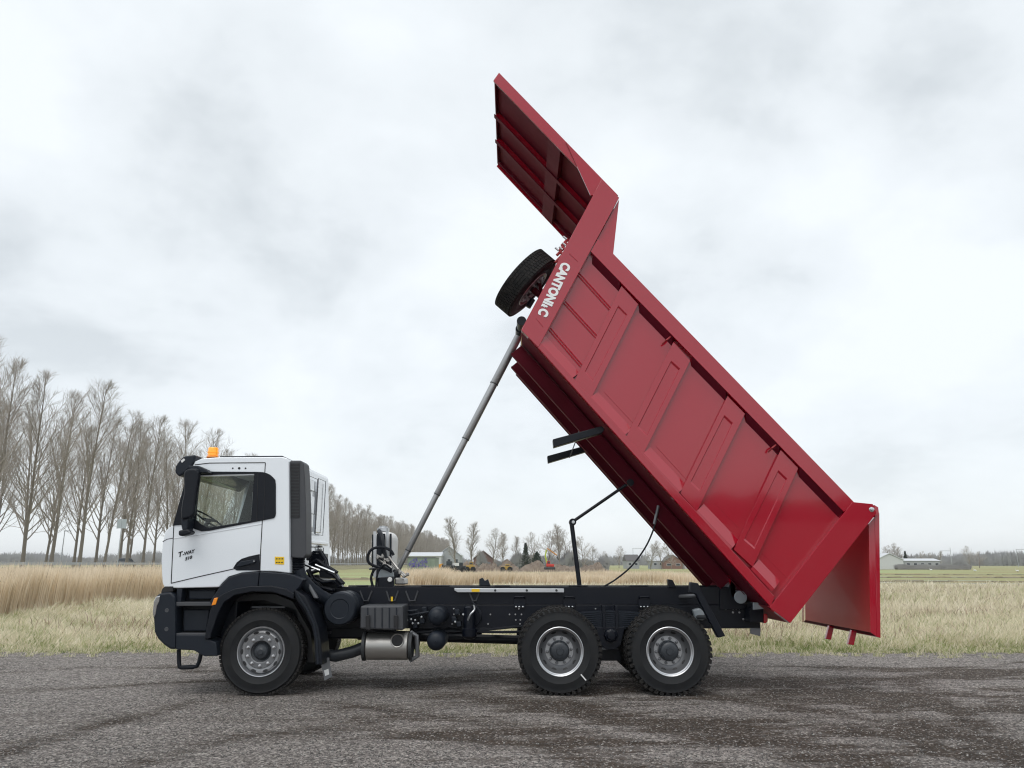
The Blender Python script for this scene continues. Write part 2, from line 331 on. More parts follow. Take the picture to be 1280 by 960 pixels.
# ditches in the far pasture
dm = MB()
def ribbon(m_, pts, wd, z):
    for (a, b_) in zip(pts, pts[1:]):
        m_.add([(a[0], a[1] - wd, z), (b_[0], b_[1] - wd, z), (b_[0], b_[1] + wd, z), (a[0], a[1] + wd, z)], [(0, 1, 2, 3)])
ribbon(dm, [(26, 73), (36, 70), (44, 67), (70, 66.5), (110, 66)], .9, -.02)
ribbon(dm, [(24, 84), (38, 83), (48, 79)], .6, -.02)
ribbon(dm, [(40, 104), (70, 101), (130, 99)], .8, -.02)
ribbon(dm, [(-30, 86), (-12, 85)], 1.0, -.02)
mat('dark_bank', (.15, .13, .09), .95, var=(.6, .8, (.3, .26, .16)))
kb = MB(); rd = random.Random(6)
for pts in ([(22, 77), (30, 76), (38, 73), (50, 70.5), (72, 69.5), (120, 69)], [(28, 96), (44, 94), (60, 93), (140, 92)], [(-34, 90), (-10, 89)], [(30, 122), (80, 118), (160, 117)]):
    for (xa, ya), (xb, yb) in zip(pts, pts[1:]):
        n_ = int(abs(xb - xa) / .7)
        for i in range(n_):
            u0, u1 = i / n_, (i + 1) / n_; h_ = rd.uniform(.03, .15); q = [(xa + (xb - xa) * u, ya + (yb - ya) * u) for u in (u0, u1)]
            kb.hull([(q[0][0], q[0][1], -.04), (q[0][0], q[0][1] + .2, h_), (q[0][0], q[0][1] + 1.2, -.04)], [(q[1][0], q[1][1], -.04), (q[1][0], q[1][1] + .2, h_ * rd.uniform(.7, 1.2)), (q[1][0], q[1][1] + 1.2, -.04)])
tag(kb.build('ditch_bank', 'dark_bank'), 'low dark ditch banks crossing the pasture', kind='structure')
tag(dm.build('ditch_water', 'ditch_water'), 'dark narrow ditches crossing the pasture', kind='structure')
# ---------------------------------------------------------------- blades of grass and reed
def blade_mat(name, stops, trans=.42):
    m = bpy.data.materials.new(name); m.use_nodes = True; t = m.node_tree; b = t.nodes['Principled BSDF']; b.inputs['Roughness'].default_value = .7; b.inputs['Specular IOR Level'].default_value = .3
    tl = t.nodes.new('ShaderNodeBsdfTranslucent'); ms = t.nodes.new('ShaderNodeMixShader'); ms.inputs[0].default_value = trans; mo = next(n for n in t.nodes if n.type == 'OUTPUT_MATERIAL')
    t.links.new(b.outputs[0], ms.inputs[1]); t.links.new(tl.outputs[0], ms.inputs[2]); t.links.new(ms.outputs[0], mo.inputs['Surface'])
    a = t.nodes.new('ShaderNodeAttribute'); a.attribute_name = 'tone'; r = t.nodes.new('ShaderNodeValToRGB'); el = r.color_ramp.elements
    for i, (p, c) in enumerate(stops):
        x = el[i] if i < 2 else el.new(p); x.position = p; x.color = (*c, 1)
    t.links.new(a.outputs['Fac'], r.inputs[0]); t.links.new(r.outputs[0], b.inputs['Base Color']); t.links.new(r.outputs[0], tl.inputs[0])
    MATS[name] = m
blade_mat('dry_grass', [(0, (.20, .25, .08)), (1, (.90, .83, .67)), (.26, (.44, .46, .22)), (.46, (.68, .62, .43)), (.75, (.80, .73, .57))])
blade_mat('reed', [(0, (.34, .26, .17)), (1, (.92, .82, .66)), (.5, (.70, .59, .43)), (.8, (.82, .71, .55))])
def blades(name, pos, h, wd, lean, leandir, tone, m, z0=-.03, curl=1.6):
    n = len(pos); fa = rng.uniform(0, math.pi, n) * 0 + rng.normal(0, .5, n)
    sx, sy = np.cos(fa), np.sin(fa); lx, ly = np.cos(leandir) * lean, np.sin(leandir) * lean
    V = np.zeros((n, 5, 3), np.float32)
    def pt(t, side):
        k = t ** curl
        return np.stack([pos[:, 0] + lx * h * k + side * sx * wd / 2, pos[:, 1] + ly * h * k + side * sy * wd / 2, z0 + h * t * np.sqrt(np.maximum(.05, 1 - (lean * t) ** 2 * .7))], 1)
    V[:, 0] = pt(0., -1); V[:, 1] = pt(0., 1); V[:, 2] = pt(.55, -.8); V[:, 3] = pt(.55, .8); V[:, 4] = pt(1., 0)
    base = (np.arange(n) * 5)[:, None]
    quad = base + np.array([0, 1, 3, 2]); tri = base + np.array([2, 3, 4])
    me = bpy.data.meshes.new(name); me.vertices.add(n * 5); me.vertices.foreach_set('co', V.ravel())
    me.loops.add(n * 7); li = np.concatenate([quad, tri], 1).ravel().astype(np.int32); me.loops.foreach_set('vertex_index', li)
    me.polygons.add(n * 2); ls = (np.arange(n)[:, None] * 7 + np.array([0, 4])).ravel().astype(np.int32); me.polygons.foreach_set('loop_start', ls)
    me.update(calc_edges=True)
    at = me.attributes.new('tone', 'FLOAT', 'POINT'); at.data.foreach_set('value', np.repeat(np.clip(tone, 0, 1), 5).astype(np.float32))
    me.materials.append(MATS[m]); o = bpy.data.objects.new(name, me); col.objects.link(o); return o
def lump(x, y, s, ph=0):                 # cheap smooth noise for clumping
    return (np.sin(x * s + ph) * np.cos(y * s * 1.3 + ph * 2) + np.sin(x * s * 2.3 + y * s * 1.7 + ph) * .6 + np.sin(y * s * 4.1 - x * s * 3.1 + ph) * .35) / 1.95
def spread(n, y0, y1, wid, pw=1.0):
    y = y0 + (y1 - y0) * rng.random(n) ** pw; x = (rng.random(n) * 2 - 1) * (wid * y + 1.5); return np.stack([x, y], 1)
# verge right behind the yard, thick and greenish at its foot, paler further back
p = spread(150000, 14.9, 25, .76, 1.15); x, y = p.T
ey = 15.0 - .012 * x + .16 * np.sin(x * 1.7) + .1 * np.sin(x * 4.3 + 1)
k = (y > ey - .10 + .45 * lump(x, y, 1.6, 3) * lump(x, y, 4.3, 1) + .12 * rng.normal(0, 1, len(y))) & ~((x < -15.6) & (y > 21)); p = p[k]; x, y = p.T; n = len(p)
cl = lump(x, y, 1.9) + .4 * lump(x, y, 6, 2)
hh = (.16 + .13 * rng.random(n)) * (1 + .35 * cl) * np.clip((y - ey[k] + .3) / 1.3, .4, 1) * np.where(x > 0, 1.25, 1)
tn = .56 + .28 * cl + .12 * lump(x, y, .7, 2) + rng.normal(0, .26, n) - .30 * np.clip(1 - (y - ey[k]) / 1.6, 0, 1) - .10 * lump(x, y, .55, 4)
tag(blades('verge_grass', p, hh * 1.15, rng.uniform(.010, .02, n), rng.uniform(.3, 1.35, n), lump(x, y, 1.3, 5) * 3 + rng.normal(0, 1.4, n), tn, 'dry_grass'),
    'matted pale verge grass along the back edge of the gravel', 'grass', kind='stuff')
p = spread(150000, 24, 63, .72, 1.2); x, y = p.T
k = ~((x < -15.8)) & ~((x < -2.5) & (y > 46)); p = p[k]; x, y = p.T; n = len(p)
cl = lump(x, y, .8, 1) + .5 * lump(x, y, 2.6, 2)
hh = (.22 + .26 * rng.random(n)) * np.clip(1 + .75 * cl, .3, 2) * np.clip((64 - y) / 10, .12, 1)
tn = .58 + .26 * cl + .24 * lump(x, y, .25, 7) + rng.normal(0, .22, n)
tag(blades('rough_grass', p, hh, rng.uniform(.02, .05, n) * (y / 40), rng.uniform(.2, 1.3, n), lump(x, y, .8, 5) * 3 + rng.normal(0, 1.4, n), tn, 'dry_grass'),
    'tan uncut rough grass across the middle of the field', 'grass', kind='stuff')
blade_mat('stalk', [(0, (.20, .14, .10)), (1, (.62, .50, .38)), (.5, (.40, .30, .22))], .2)
n = 60000; y = 16.2 + 44 * rng.random(n) ** 1.2; x = rng.uniform(-.72, .72, n) * y; mk = lump(x, y, .42, 9) + .6 * lump(x, y, 1.5, 4) + .25 * rng.normal(0, 1, n) - np.where(x < 2, .55, .1); k = (mk > .15) & (x > -15) & ~((x < -2.5) & (y > 44)); x, y = x[k], y[k]; n = len(x)
tag(blades('dead_stalks', np.stack([x, y], 1), rng.uniform(.25, .55, n) * np.clip((66 - y) / 14, .3, 1), rng.uniform(.010, .022, n) * np.clip(y / 24, 1, 2), rng.uniform(.1, .9, n), rng.normal(0, 1.6, n), rng.random(n), 'stalk'),
    'brown dead stalks standing in drifts through the rough grass', 'stalks', kind='stuff')
# reed bed at the left, standing 1.5 m high
n = 80000; y = 19 + 24 * rng.random(n) ** 1.2; x = -15.7 - 34 * rng.random(n) ** 1.6 + .8 * np.sin(y * .4) * .5; 
k = x > -.70 * y - 3; x, y = x[k], y[k]; n = len(x); p = np.stack([x, y], 1)
hh = (1.42 + .24 * lump(x, y, .8) + rng.normal(0, .13, n)); tn = .74 + .16 * lump(x, y, 1.2, 3) + rng.normal(0, .24, n)
tag(blades('reeds', p, hh, rng.uniform(.014, .034, n), rng.uniform(.02, .16, n), rng.normal(0, .8, n), tn, 'reed'),
    'tall straw-coloured reed bed in front of the road bank', 'reeds', kind='stuff')
# reeds in the middle distance behind the lorry
n = 46000; x = rng.uniform(-8.5, 22, n); y = 58 + 9 * rng.random(n) + .05 * x; p = np.stack([x, y], 1)
hh = (.88 + .3 * lump(x, y, .45, 2) + rng.normal(0, .12, n)) * np.where(x < -5, 1.25, 1) * np.clip((23 - x) / 6, .3, 1)
tn = .70 + .14 * lump(x, y, .9, 3) + rng.normal(0, .15, n)
tag(blades('reeds', p, hh, rng.uniform(.03, .07, n), rng.uniform(.03, .45, n), lump(x, y, .5) * 2 + rng.normal(0, .5, n), tn, 'reed'),
    'low tan reed belt seen between the lorry chassis and the far mounds', 'reeds', kind='stuff')
# stray tufts creeping out over the edge of the gravel
nc = 420; cxs = rng.uniform(-13, 13, nc); cys = 15.2 - .012 * cxs - rng.random(nc) ** 2.2 * 1.1; k_ = rng.integers(4, 34, nc); ids = np.repeat(np.arange(nc), k_); n = len(ids)
p = np.stack([cxs[ids] + rng.normal(0, .05, n), cys[ids] + rng.normal(0, .04, n)], 1)
tag(blades('verge_grass', p, rng.uniform(.04, .13, n), rng.uniform(.006, .012, n), rng.uniform(.3, 1.3, n), rng.uniform(0, 6.28, n), .42 + rng.normal(0, .2, n), 'dry_grass', z0=-.005),
    'small stray tufts growing out over the back edge of the gravel', 'grass', kind='stuff')
# loose stones on the yard
def stones():
    n = 45000; y = 5.2 + 9.6 * rng.random(n) ** 1.5; x = (rng.random(n) * 2 - 1) * (.75 * y + .6)
    s = rng.uniform(.003, .009, n) * np.where(rng.random(n) < .04, 1.5, 1)
    o = np.array([(1, 0, 0), (0, 1, 0), (-1, 0, 0), (0, -1, 0), (0, 0, .8)], float)
    rot = rng.uniform(0, 6.28, n); c, d = np.cos(rot), np.sin(rot)
    V = np.zeros((n, 5, 3)); sc_ = s[:, None] * (1 + rng.uniform(-.3, .5, (n, 5)))
    V[:, :, 0] = x[:, None] + (o[:, 0] * c[:, None] - o[:, 1] * d[:, None]) * sc_; V[:, :, 1] = y[:, None] + (o[:, 0] * d[:, None] + o[:, 1] * c[:, None]) * sc_; V[:, :, 2] = .001 + o[:, 2] * sc_
    me = bpy.data.meshes.new('stones'); me.vertices.add(n * 5); me.vertices.foreach_set('co', V.ravel())
    F_ = (np.arange(n)[:, None, None] * 5 + np.array([(0, 1, 4), (1, 2, 4), (2, 3, 4), (3, 0, 4)])).reshape(-1).astype(np.int32)
    me.loops.add(len(F_)); me.loops.foreach_set('vertex_index', F_); me.polygons.add(n * 4); me.polygons.foreach_set('loop_start', np.arange(0, len(F_), 3, dtype=np.int32)); me.update(calc_edges=True)
    at = me.attributes.new('tone', 'FLOAT', 'POINT'); at.data.foreach_set('value', np.repeat(rng.random(n) ** 1.8, 5).astype(np.float32)); me.materials.append(MATS['stone'])
    ob = bpy.data.objects.new('loose_gravel', me); col.objects.link(ob); return ob
blade_mat('stone', trans=0, stops=[(0, (.06, .057, .054)), (1, (.42, .41, .39)), (.5, (.13, .124, .118))])
tag(stones(), 'loose grey stones scattered over the yard', 'gravel', kind='stuff')

# ================================================================== TREES
mat('bark', (.21, .185, .155), .9, var=(1.5, .6, (.19, .175, .14)))
mat('twigs', (.32, .285, .25), .9, var=(.4, .5, (.42, .385, .35)))
def grow_tree(seed, H, clear, nl, spreadang, r0, lvl=3, sub=(7, 6), curve=.35, twigr=.014, limb_len=.42, wander=.05, straight=1):
    rd = random.Random(seed); tm, cm = MB(), MB()
    def walk(p, d, L, n, up, wob):
        pts = [p.copy()]
        for i in range(n):
            d = (d + Vector((rd.gauss(0, wob), rd.gauss(0, wob), rd.gauss(0, wob) + up))).normalized(); p = p + d * (L / n); pts.append(p.copy())
        return pts
    lead = walk(Vector((0, 0, -.1)), Vector((rd.gauss(0, .03) + .05, rd.gauss(0, .03), 1)).normalized(), H, 12, .02, wander)
    rad = [r0 * (1 - i / 12.5) ** .9 + .02 for i in range(13)]; rad[0] *= 1.35; tm.tube(lead, rad, 8)
    def at(pts, t):
        f = t * (len(pts) - 1); i = min(int(f), len(pts) - 2); return pts[i].lerp(pts[i + 1], f - i), (pts[i + 1] - pts[i]).normalized()
    def side(d, ang):
        a = rd.uniform(0, 6.283); u = d.orthogonal().normalized(); q = d.cross(u); s_ = u * math.cos(a) + q * math.sin(a); return (d * math.cos(ang) + s_ * math.sin(ang)).normalized()
    for i in range(nl):
        t = clear + (1 - clear) * ((i + rd.random()) / nl) ** .9; t = min(t, .985); p, d = at(lead, t)
        L = H * limb_len * (1 - t) ** .72 * rd.uniform(.6, 1.15) + .8
        if t < clear + .12: L *= .75
        a1 = walk(p, side(d, R(rd.uniform(*spreadang))), L, 6, curve * .3, .10 * straight); rl = max(.02, rad[int(t * 12)] * .42)
        cm.tube(a1, [rl * (1 - j / 7) + .012 for j in range(7)], 4, caps=False)
        for j in range(sub[0]):
            t2 = .18 + .8 * (j + rd.random()) / sub[0]; t2 = min(t2, .99); p2, d2 = at(a1, t2); L2 = L * .48 * (1.15 - t2) * rd.uniform(.6, 1.2) + .4
            a2 = walk(p2, side(d2, R(rd.uniform(22, 48))), L2, 4, curve * .25, .14 * straight); cm.tube(a2, [max(twigr, rl * .4) * (1 - q / 5) + twigr * .6 for q in range(5)], 3, caps=False)
            for q in range(sub[1]):
                t3 = min(.15 + .85 * (q + rd.random()) / sub[1], .99); p3, d3 = at(a2, t3); L3 = L2 * (.5 if straight == 1 else .62) * rd.uniform(.5, 1.2) + .25
                a3 = walk(p3, side(d3, R(rd.uniform(16, 42))), L3, 2, curve * .3, .18 * straight); cm.tube(a3, [twigr, twigr * .8, twigr * .4], 3, caps=False)
    return tm, cm
def make_tree(name, label, cat, group, *a, **k):
    o = thing(name, (0, 0, 0), label, cat, group); tm, cm = grow_tree(*a, **k)
    tm.build('trunk', 'bark', o); cm.build('crown', 'twigs', o, smooth_all=True); return o
PG = 'bare poplars lining the raised road'
pop = [make_tree('poplar_tree', 'x', 'tree', PG, s, 25, cl, nl, (20, 46), .21, sub=(8, 8), wander=w_, limb_len=.50, twigr=.0085, curve=.32, straight=.45) for s, cl, nl, w_ in ((11, .13, 34, .022), (12, .17, 38, .013), (13, .10, 32, .03), (14, .15, 36, .018))]
uses = [0] * 8
def put(protos, i, loc, rz, sc_, label, group=None):
    o = protos[i] if uses_of[id(protos)][i] == 0 else copy_tree(protos[i]); uses_of[id(protos)][i] += 1
    o.location = loc; o.rotation_euler.z = rz; o.scale = sc_ if hasattr(sc_, '__len__') else (sc_,) * 3; o['label'] = label
    if group: o['group'] = group
    return o
uses_of = {id(pop): [0] * 4}
ordn = 'first second third fourth fifth sixth seventh eighth ninth tenth eleventh twelfth thirteenth fourteenth'.split()
row = 0; rt = random.Random(5)
for r_, (X, y0, lab) in enumerate(((-61, 86, 'field side'), (-75.5, 100, 'far side'))):
    y = y0; j = 0
    while y < 760:
        px = 640 + 960 * X / (y * .985); yy = y + rt.uniform(-1.2, 1.2)
        if px > 212: lb = 'bare grey poplar within the long row that dwindles away behind the white cab'
        else: lb = '%s poplar from the left in the row on the %s of the road' % (ordn[j], lab)
        if px < 212: j += 1
        s_ = rt.uniform(.93, 1.06) * (1.0 if y < 160 else .93 if y < 260 else .88)
        put(pop, rt.randrange(4), (X + rt.uniform(-.6, .6), yy, 1.05), rt.uniform(0, 6.28), (s_ * rt.uniform(.95, 1.15), s_ * rt.uniform(.95, 1.15), s_), lb, PG)
        y += 6.6 if r_ == 0 else 7.2
for i in range(4):
    if uses_of[id(pop)][i] == 0: put(pop, i, (-61, 770 + 8 * i, 1.05), 0, 1, 'bare grey poplar within the long row that dwindles away behind the white cab')
# scattered bare trees behind the mounds and the houses
BG_ = 'bare trees beyond the field'
bt = [make_tree('bare_tree', 'x', 'tree', BG_, s, 12, cl, nl, an, .2, sub=(7, 5), curve=.15, limb_len=ll, twigr=.014, wander=.07) for s, cl, nl, an, ll in ((31, .12, 26, (25, 65), .55), (32, .18, 30, (12, 34), .40), (33, .08, 30, (30, 70), .62))]
uses_of[id(bt)] = [0] * 3
treespec = [  # px, top py, distance, kind, where
 (572, 650, 190, 1, 'slim tall bare tree above the green container, first of the pair'), (588, 656, 192, 1, 'slim tall bare tree above the green container, second of the pair'),
 (617, 664, 200, 0, 'wide bare tree over the brown-roofed house'), (629, 668, 205, 1, 'narrow bare tree just behind the wide one by the mounds'),
 (645, 672, 215, 1, 'narrow bare tree beside the dark conifer'), (668, 668, 200, 0, 'round bare tree between the conifer and the digger'),
 (684, 664, 220, 2, 'bare bushy tree left of the digger'), (700, 658, 210, 1, 'tallest bare tree just past the digger arm'),
 (709, 664, 214, 2, 'dense bare thicket tree right of the digger'), (728, 672, 205, 2, 'bare round tree behind the jointed body prop'),
 (742, 684, 230, 2, 'low bare tree at the right end of the mounds'), (773, 684, 320, 0, 'small round bare tree standing alone beneath the hanging cable'),
 (752, 690, 300, 2, 'small bare tree at the foot of the far mounds'), (812, 680, 240, 2, 'bare tree left of the grey cottages'), (826, 678, 240, 0, 'bare tree over the grey cottages'),
 (838, 680, 245, 2, 'bare tree over the dark cottage'), (852, 684, 245, 0, 'bare tree over the white cottage'), (868, 688, 250, 2, 'bare tree right of the white cottage'), (884, 690, 255, 0, 'last bare tree before the raised body'),
 (1104, 683, 260, 2, 'bare tree over the white barn'), (1116, 681, 262, 0, 'second bare tree over the white barn'), (1124, 684, 265, 2, 'bare tree at the barn\'s right gable'), (1148, 690, 300, 2, 'low bare tree over the long shed'), (1160, 692, 300, 0, 'low round bare tree over the long shed roof'),
 (1172, 690, 305, 1, 'thin bare tree past the end of the long shed'), (1210, 684, 300, 0, 'round bare tree standing above the far right wood'), (1222, 690, 310, 2, 'bushy bare tree next to the round one at the right')]
for px, py, D, kd, lb in treespec:
    g = P(px, py, D); h = g.z; put(bt, kd, (g.x, D, 0), random.uniform(0, 6.28), (h / 12 * random.uniform(.9, 1.15), h / 12, h / 12), lb, BG_)
# dark conifers
mat('needles', (.03, .045, .03), .9, var=(1, .5, (.05, .065, .04)))
def conifer(px, py, D, wd, lb):
    t = P(px, py, D); o = thing('conifer_tree', (t.x, D, 0), lb, 'tree', 'dark evergreens beyond the field'); rd = random.Random(px)
    MB().tube([(t.x, D, 0), (t.x, D, t.z * .95)], [.18, .03], 6).build('trunk', 'bark', o); c = MB()
    for i in range(1500):
        k_ = rd.random() ** .8; rr = wd * (1 - k_) ** .8 * math.sqrt(rd.random()) * rd.uniform(.7, 1.15); a = rd.uniform(0, 6.28); z = .5 + k_ * (t.z - .5); s = .28
        q = Vector((t.x + rr * math.cos(a), D + rr * math.sin(a), z)); c.add([q, q + Vector((rd.uniform(-s, s), rd.uniform(-s, s), -rd.uniform(.1, s))), q + Vector((rd.uniform(-s, s), rd.uniform(-s, s), rd.uniform(0, s)))], [(0, 1, 2)])
    c.build('crown', 'needles', o)
conifer(657, 679, 200, 1.6, 'dark pointed conifer between the bare trees and the digger'); conifer(671, 690, 195, 2.6, 'broad low dark evergreen left of the digger'); conifer(1131, 689, 262, .9, 'dark slim conifer at the right end of the white barn')
# far woods: one mass each
mat('far_wood', (.34, .34, .345), .95, var=(.05, .7, (.19, .18, .165)))  # grey lightened to put the distance haze into the colour
def wood(name, label, x0, x1, y0, y1, hfun, n, m='far_wood', seed=1):
    rd = np.random.default_rng(seed); x = rd.uniform(x0, x1, n); y = rd.uniform(y0, y1, n); hs = hfun(x) * rd.uniform(.55, 1.0, n); p = np.stack([x, y], 1); k = (y0 + y1) / 2 / 960
    V = np.zeros((n * 3, 3, 3)); 
    for j in range(3):
        b0 = hs * rd.uniform(0, .75, n); dx = rd.normal(0, 1.3, n) * k * 1.6
        V[j * n:(j + 1) * n, 0] = np.stack([x - .5 * k, y, b0], 1); V[j * n:(j + 1) * n, 1] = np.stack([x + .5 * k, y, b0], 1); V[j * n:(j + 1) * n, 2] = np.stack([x + dx, y, np.minimum(hs, b0 + hs * .4)], 1)
    me = bpy.data.meshes.new(name); me.from_pydata(V.reshape(-1, 3).tolist(), [], (np.arange(n * 9).reshape(-1, 3)).tolist()); me.materials.append(MATS[m])
    o = bpy.data.objects.new(name, me); col.objects.link(o); return tag(o, label, 'wood', kind='stuff')
def px2x(px, D): return (px - 640) / 960 * D / .975
wood('far_wood', 'grey leafless wood along the horizon at the right', px2x(1120, 700), px2x(1420, 700), 680, 760, lambda x: 9 + 4.5 * np.exp(-((x - px2x(1240, 700)) / 22) ** 2) + 1.5 * np.sin(x * .21) + 1.6 * np.sin(x * .6) + 1.2 * np.sin(x * 1.9), 8500, seed=3)
wood('far_wood', 'low grey tree line on the horizon behind the cottages', px2x(560, 900), px2x(1110, 900), 880, 960, lambda x: 9 + 3.0 * np.sin(x * .055) + 1.6 * np.sin(x * .17) + 1.5 * np.sin(x * .6), 11000, seed=4)
wood('far_wood', 'pale line of distant trees beyond the road at the left', -760, -120, 900, 1000, lambda x: 13 + 4 * np.sin(x * .04) + 2 * np.sin(x * .13), 14000, seed=5)
wood('thicket', 'brown leafless scrub between the bare trees above the mounds', px2x(600, 215), px2x(752, 215), 208, 226, lambda x: 3.2 + 1.6 * np.sin(x * .5) + 1.0 * np.sin(x * 1.3), 9000, seed=6)
wood('hedge_row', 'low dark hedge along the foot of the barn and long shed', px2x(1096, 232), px2x(1182, 232), 231, 233, lambda x: 1.5 + .2 * np.sin(x), 7000, seed=7)['category'] = 'hedge'

wood('wood_behind_yard', 'dark bushes closing the yard on the side facing the lorry, mirrored in its red paint', -60, 60, -72, -64, lambda x: 3.6 + 1.2 * np.sin(x * .16 + 1) + .8 * np.sin(x * .41) + .4 * np.sin(x * 1.3), 26000, seed=9)
# ================================================================== FAR BUILDINGS AND YARD
mat('wall_white', (.55, .56, .56), .8); mat('wall_grey', (.34, .36, .37), .8); mat('roof_dark', (.10, .095, .095), .8, var=(2, .4, (.15, .14, .14)))
mat('roof_brown', (.15, .11, .09), .8); mat('roof_light', (.60, .62, .64), .5); mat('dark_pane', (.04, .05, .06), .2); mat('brick', (.22, .13, .10), .9)
mat('container_green', (.20, .25, .20), .7, var=(1, .5, (.27, .31, .26))); mat('machine_orange', (.62, .27, .03), .5); mat('machine_yellow', (.42, .27, .05), .6, var=(2, .5, (.4, .26, .08)))
mat('machine_lime', (.45, .55, .06), .5); mat('machine_red', (.5, .03, .02), .5); mat('violet_paint', (.13, .09, .42), .7); mat('dark_metal', (.03, .033, .036), .6); mat('zinc', (.42, .44, .46), .5, metal=.4)
mat('paint_lilac', (.45, .42, .6), .7)
def house(name, lb, pxl, pxr, ytop, ybase_wall, D, depth, roofm, wallm, gable=False, wins=2):
    a = P(pxl, ytop, D); b_ = P(pxr, ybase_wall, D); hw = b_.z; hr = a.z; x0, x1 = a.x, b_.x
    o = thing(name, ((x0 + x1) / 2, D + depth / 2, 0), lb, name.split('_')[-1])
    MB().box(x0, x1, D, D + depth, 0, hw).build('wall', wallm, o)
    ov = .25
    if gable:
        xm = (x0 + x1) / 2; MB().prism([(x0, hw), (x1, hw), (xm, hr - .1)], D, D + depth).build('gable', wallm, o)
        r = MB()
        for s in (-1, 1):
            xe = x0 - ov if s < 0 else x1 + ov; r.hull([(xe, D - ov, hw - .08), (xm, D - ov, hr), (xm, D - ov, hr + .15), (xe, D - ov, hw + .1)], [(xe, D + depth + ov, hw - .08), (xm, D + depth + ov, hr), (xm, D + depth + ov, hr + .15), (xe, D + depth + ov, hw + .1)])
        r.build('roof', roofm, o)
    else:
        r = MB(); ym = D + depth / 2
        r.hull([(x0 - ov, D - ov, hw), (x0 - ov, ym, hr), (x0 - ov, D + depth + ov, hw)], [(x1 + ov, D - ov, hw), (x1 + ov, ym, hr), (x1 + ov, D + depth + ov, hw)]); r.build('roof', roofm, o)
    for i in range(wins):
        xw = x0 + (x1 - x0) * (i + .5) / wins; ww = min(1.2, (x1 - x0) / wins * .25)
        f = MB().box(xw - ww, xw + ww, D - .06, D - .004, hw * .4, hw * .75).build('window', 'wall_white', o); MB().box(xw - ww * .85, xw + ww * .85, D - .09, D - .062, hw * .44, hw * .72).build('pane', 'dark_pane', f)
    return o
house('farm_house', 'grey-blue gabled building with a pale wall left of the bare trees', 548, 575, 683, 694, 235, 12, 'roof_light', 'wall_grey', True, 3)
house('white_shed', 'long low white shed behind the green container', 512, 551, 690, 695, 228, 10, 'roof_light', 'wall_white', False, 3)
house('brown_house', 'low brown-roofed house with a light gable right of the tall bare trees', 592, 616, 689, 699, 215, 9, 'roof_brown', 'brick', True, 2)
house('dark_cottage', 'low dark cottage left of the first grey cottage', 783, 799, 693, 701, 280, 9, 'roof_dark', 'wall_grey', False, 2)
house('grey_cottage', 'pale grey cottage seen under the tipped body', 815, 830, 695, 701, 270, 9, 'roof_light', 'wall_grey', False, 2)
house('low_house', 'wide dark gabled house between the two light cottages', 830, 853, 694, 702, 265, 9, 'roof_dark', 'brick', True, 2)
house('white_cottage', 'small white cottage farthest to the right below the tipped body', 855, 872, 696, 701, 270, 8, 'roof_dark', 'wall_white', False, 2)
house('white_barn', 'white gabled barn just right of the red tailgate', 1094, 1129, 692, 700, 240, 16, 'roof_light', 'wall_white', True, 0)
house('long_shed', 'long low shed with a pale flat roof beside the white barn', 1130, 1175, 698, 701, 250, 8, 'roof_light', 'wall_grey', False, 5)
# graffiti container
D = 118; a = P(509.5, 697.5, D); b_ = P(538, 715, D); c = P(544, 697.5, D)
o = thing('storage_container', (a.x + 1.7, D + 3, 0), 'pale green site container with violet graffiti behind the hydraulic ram', 'container')
MB().box(a.x, c.x, D, D + 6, .05, a.z).build('body', 'container_green', o, .03)
k_ = MB()
for i in range(9): xx = c.x + .02; k_.box(a.x + .05 + i * .42, a.x + .11 + i * .42, D - .05, D - .002, .15, a.z - .1)
k_.build('rib', 'container_green', o); MB().box(a.x - .04, c.x + .04, D - .07, D + 6.05, a.z + .003, a.z + .1).build('roof_rail', 'dark_metal', o)
gf = MB(); rd = random.Random(4)
for i in range(46):
    xx = a.x + .3 + rd.random() * 2.6; zz_ = 1.2 + rd.random() * 1.1; ang = rd.uniform(0, 3.1); l = rd.uniform(.12, .4); dx, dz = math.cos(ang) * l, math.sin(ang) * l
    gf.hull([(xx - dx, D - .07, zz_ - dz), (xx + dx, D - .07, zz_ + dz), (xx + dx + .08, D - .07, zz_ + dz - .05), (xx - dx + .08, D - .07, zz_ - dz - .05)], [(xx - dx, D - .055, zz_ - dz), (xx + dx, D - .055, zz_ + dz), (xx + dx + .08, D - .055, zz_ + dz - .05), (xx - dx + .08, D - .055, zz_ - dz - .05)])
gf.build('graffiti', 'violet_paint', o)
# mounds of earth and rubble
def mound(lb, px0, px1, py, D, dep, seed):
    x0, x1 = px2x(px0, D), px2x(px1, D); hz_ = P(640, py, D).z; n_ = 34; rd = random.Random(seed); m_ = MB(); vs = []; ph = [rd.uniform(0, 6) for _ in range(6)]
    for j in range(9):
        for i in range(n_):
            u, v_ = i / (n_ - 1), j / 8; e_ = min(1, 4 * u, 4 * (1 - u)) * math.sin(math.pi * v_) ** .7
            hh_ = hz_ * e_ * (.65 + .2 * math.sin(u * 9 + ph[0]) + .15 * math.sin(u * 23 + ph[1]) + rd.uniform(-.12, .12)); vs.append((x0 + (x1 - x0) * u + rd.uniform(-.2, .2), D + dep * (v_ - .5), hh_ - .05))
    m_.add(vs, [(j * n_ + i, j * n_ + i + 1, (j + 1) * n_ + i + 1, (j + 1) * n_ + i) for j in range(8) for i in range(n_ - 1)], False)
    return tag(m_.build('earth_mound', 'earth'), lb, 'mound', 'mounds of earth and rubble')
mound('brown earth mound right of the yellow loader', 596, 652, 697, 165, 10, 1); mound('long low rubble mound below the digger', 645, 716, 699, 172, 10, 2); mound('low grey rubble heap ending the row of mounds', 700, 758, 702, 168, 8, 3)
mound('dark earth heap behind the parked trailers', 556, 606, 700, 178, 8, 4)
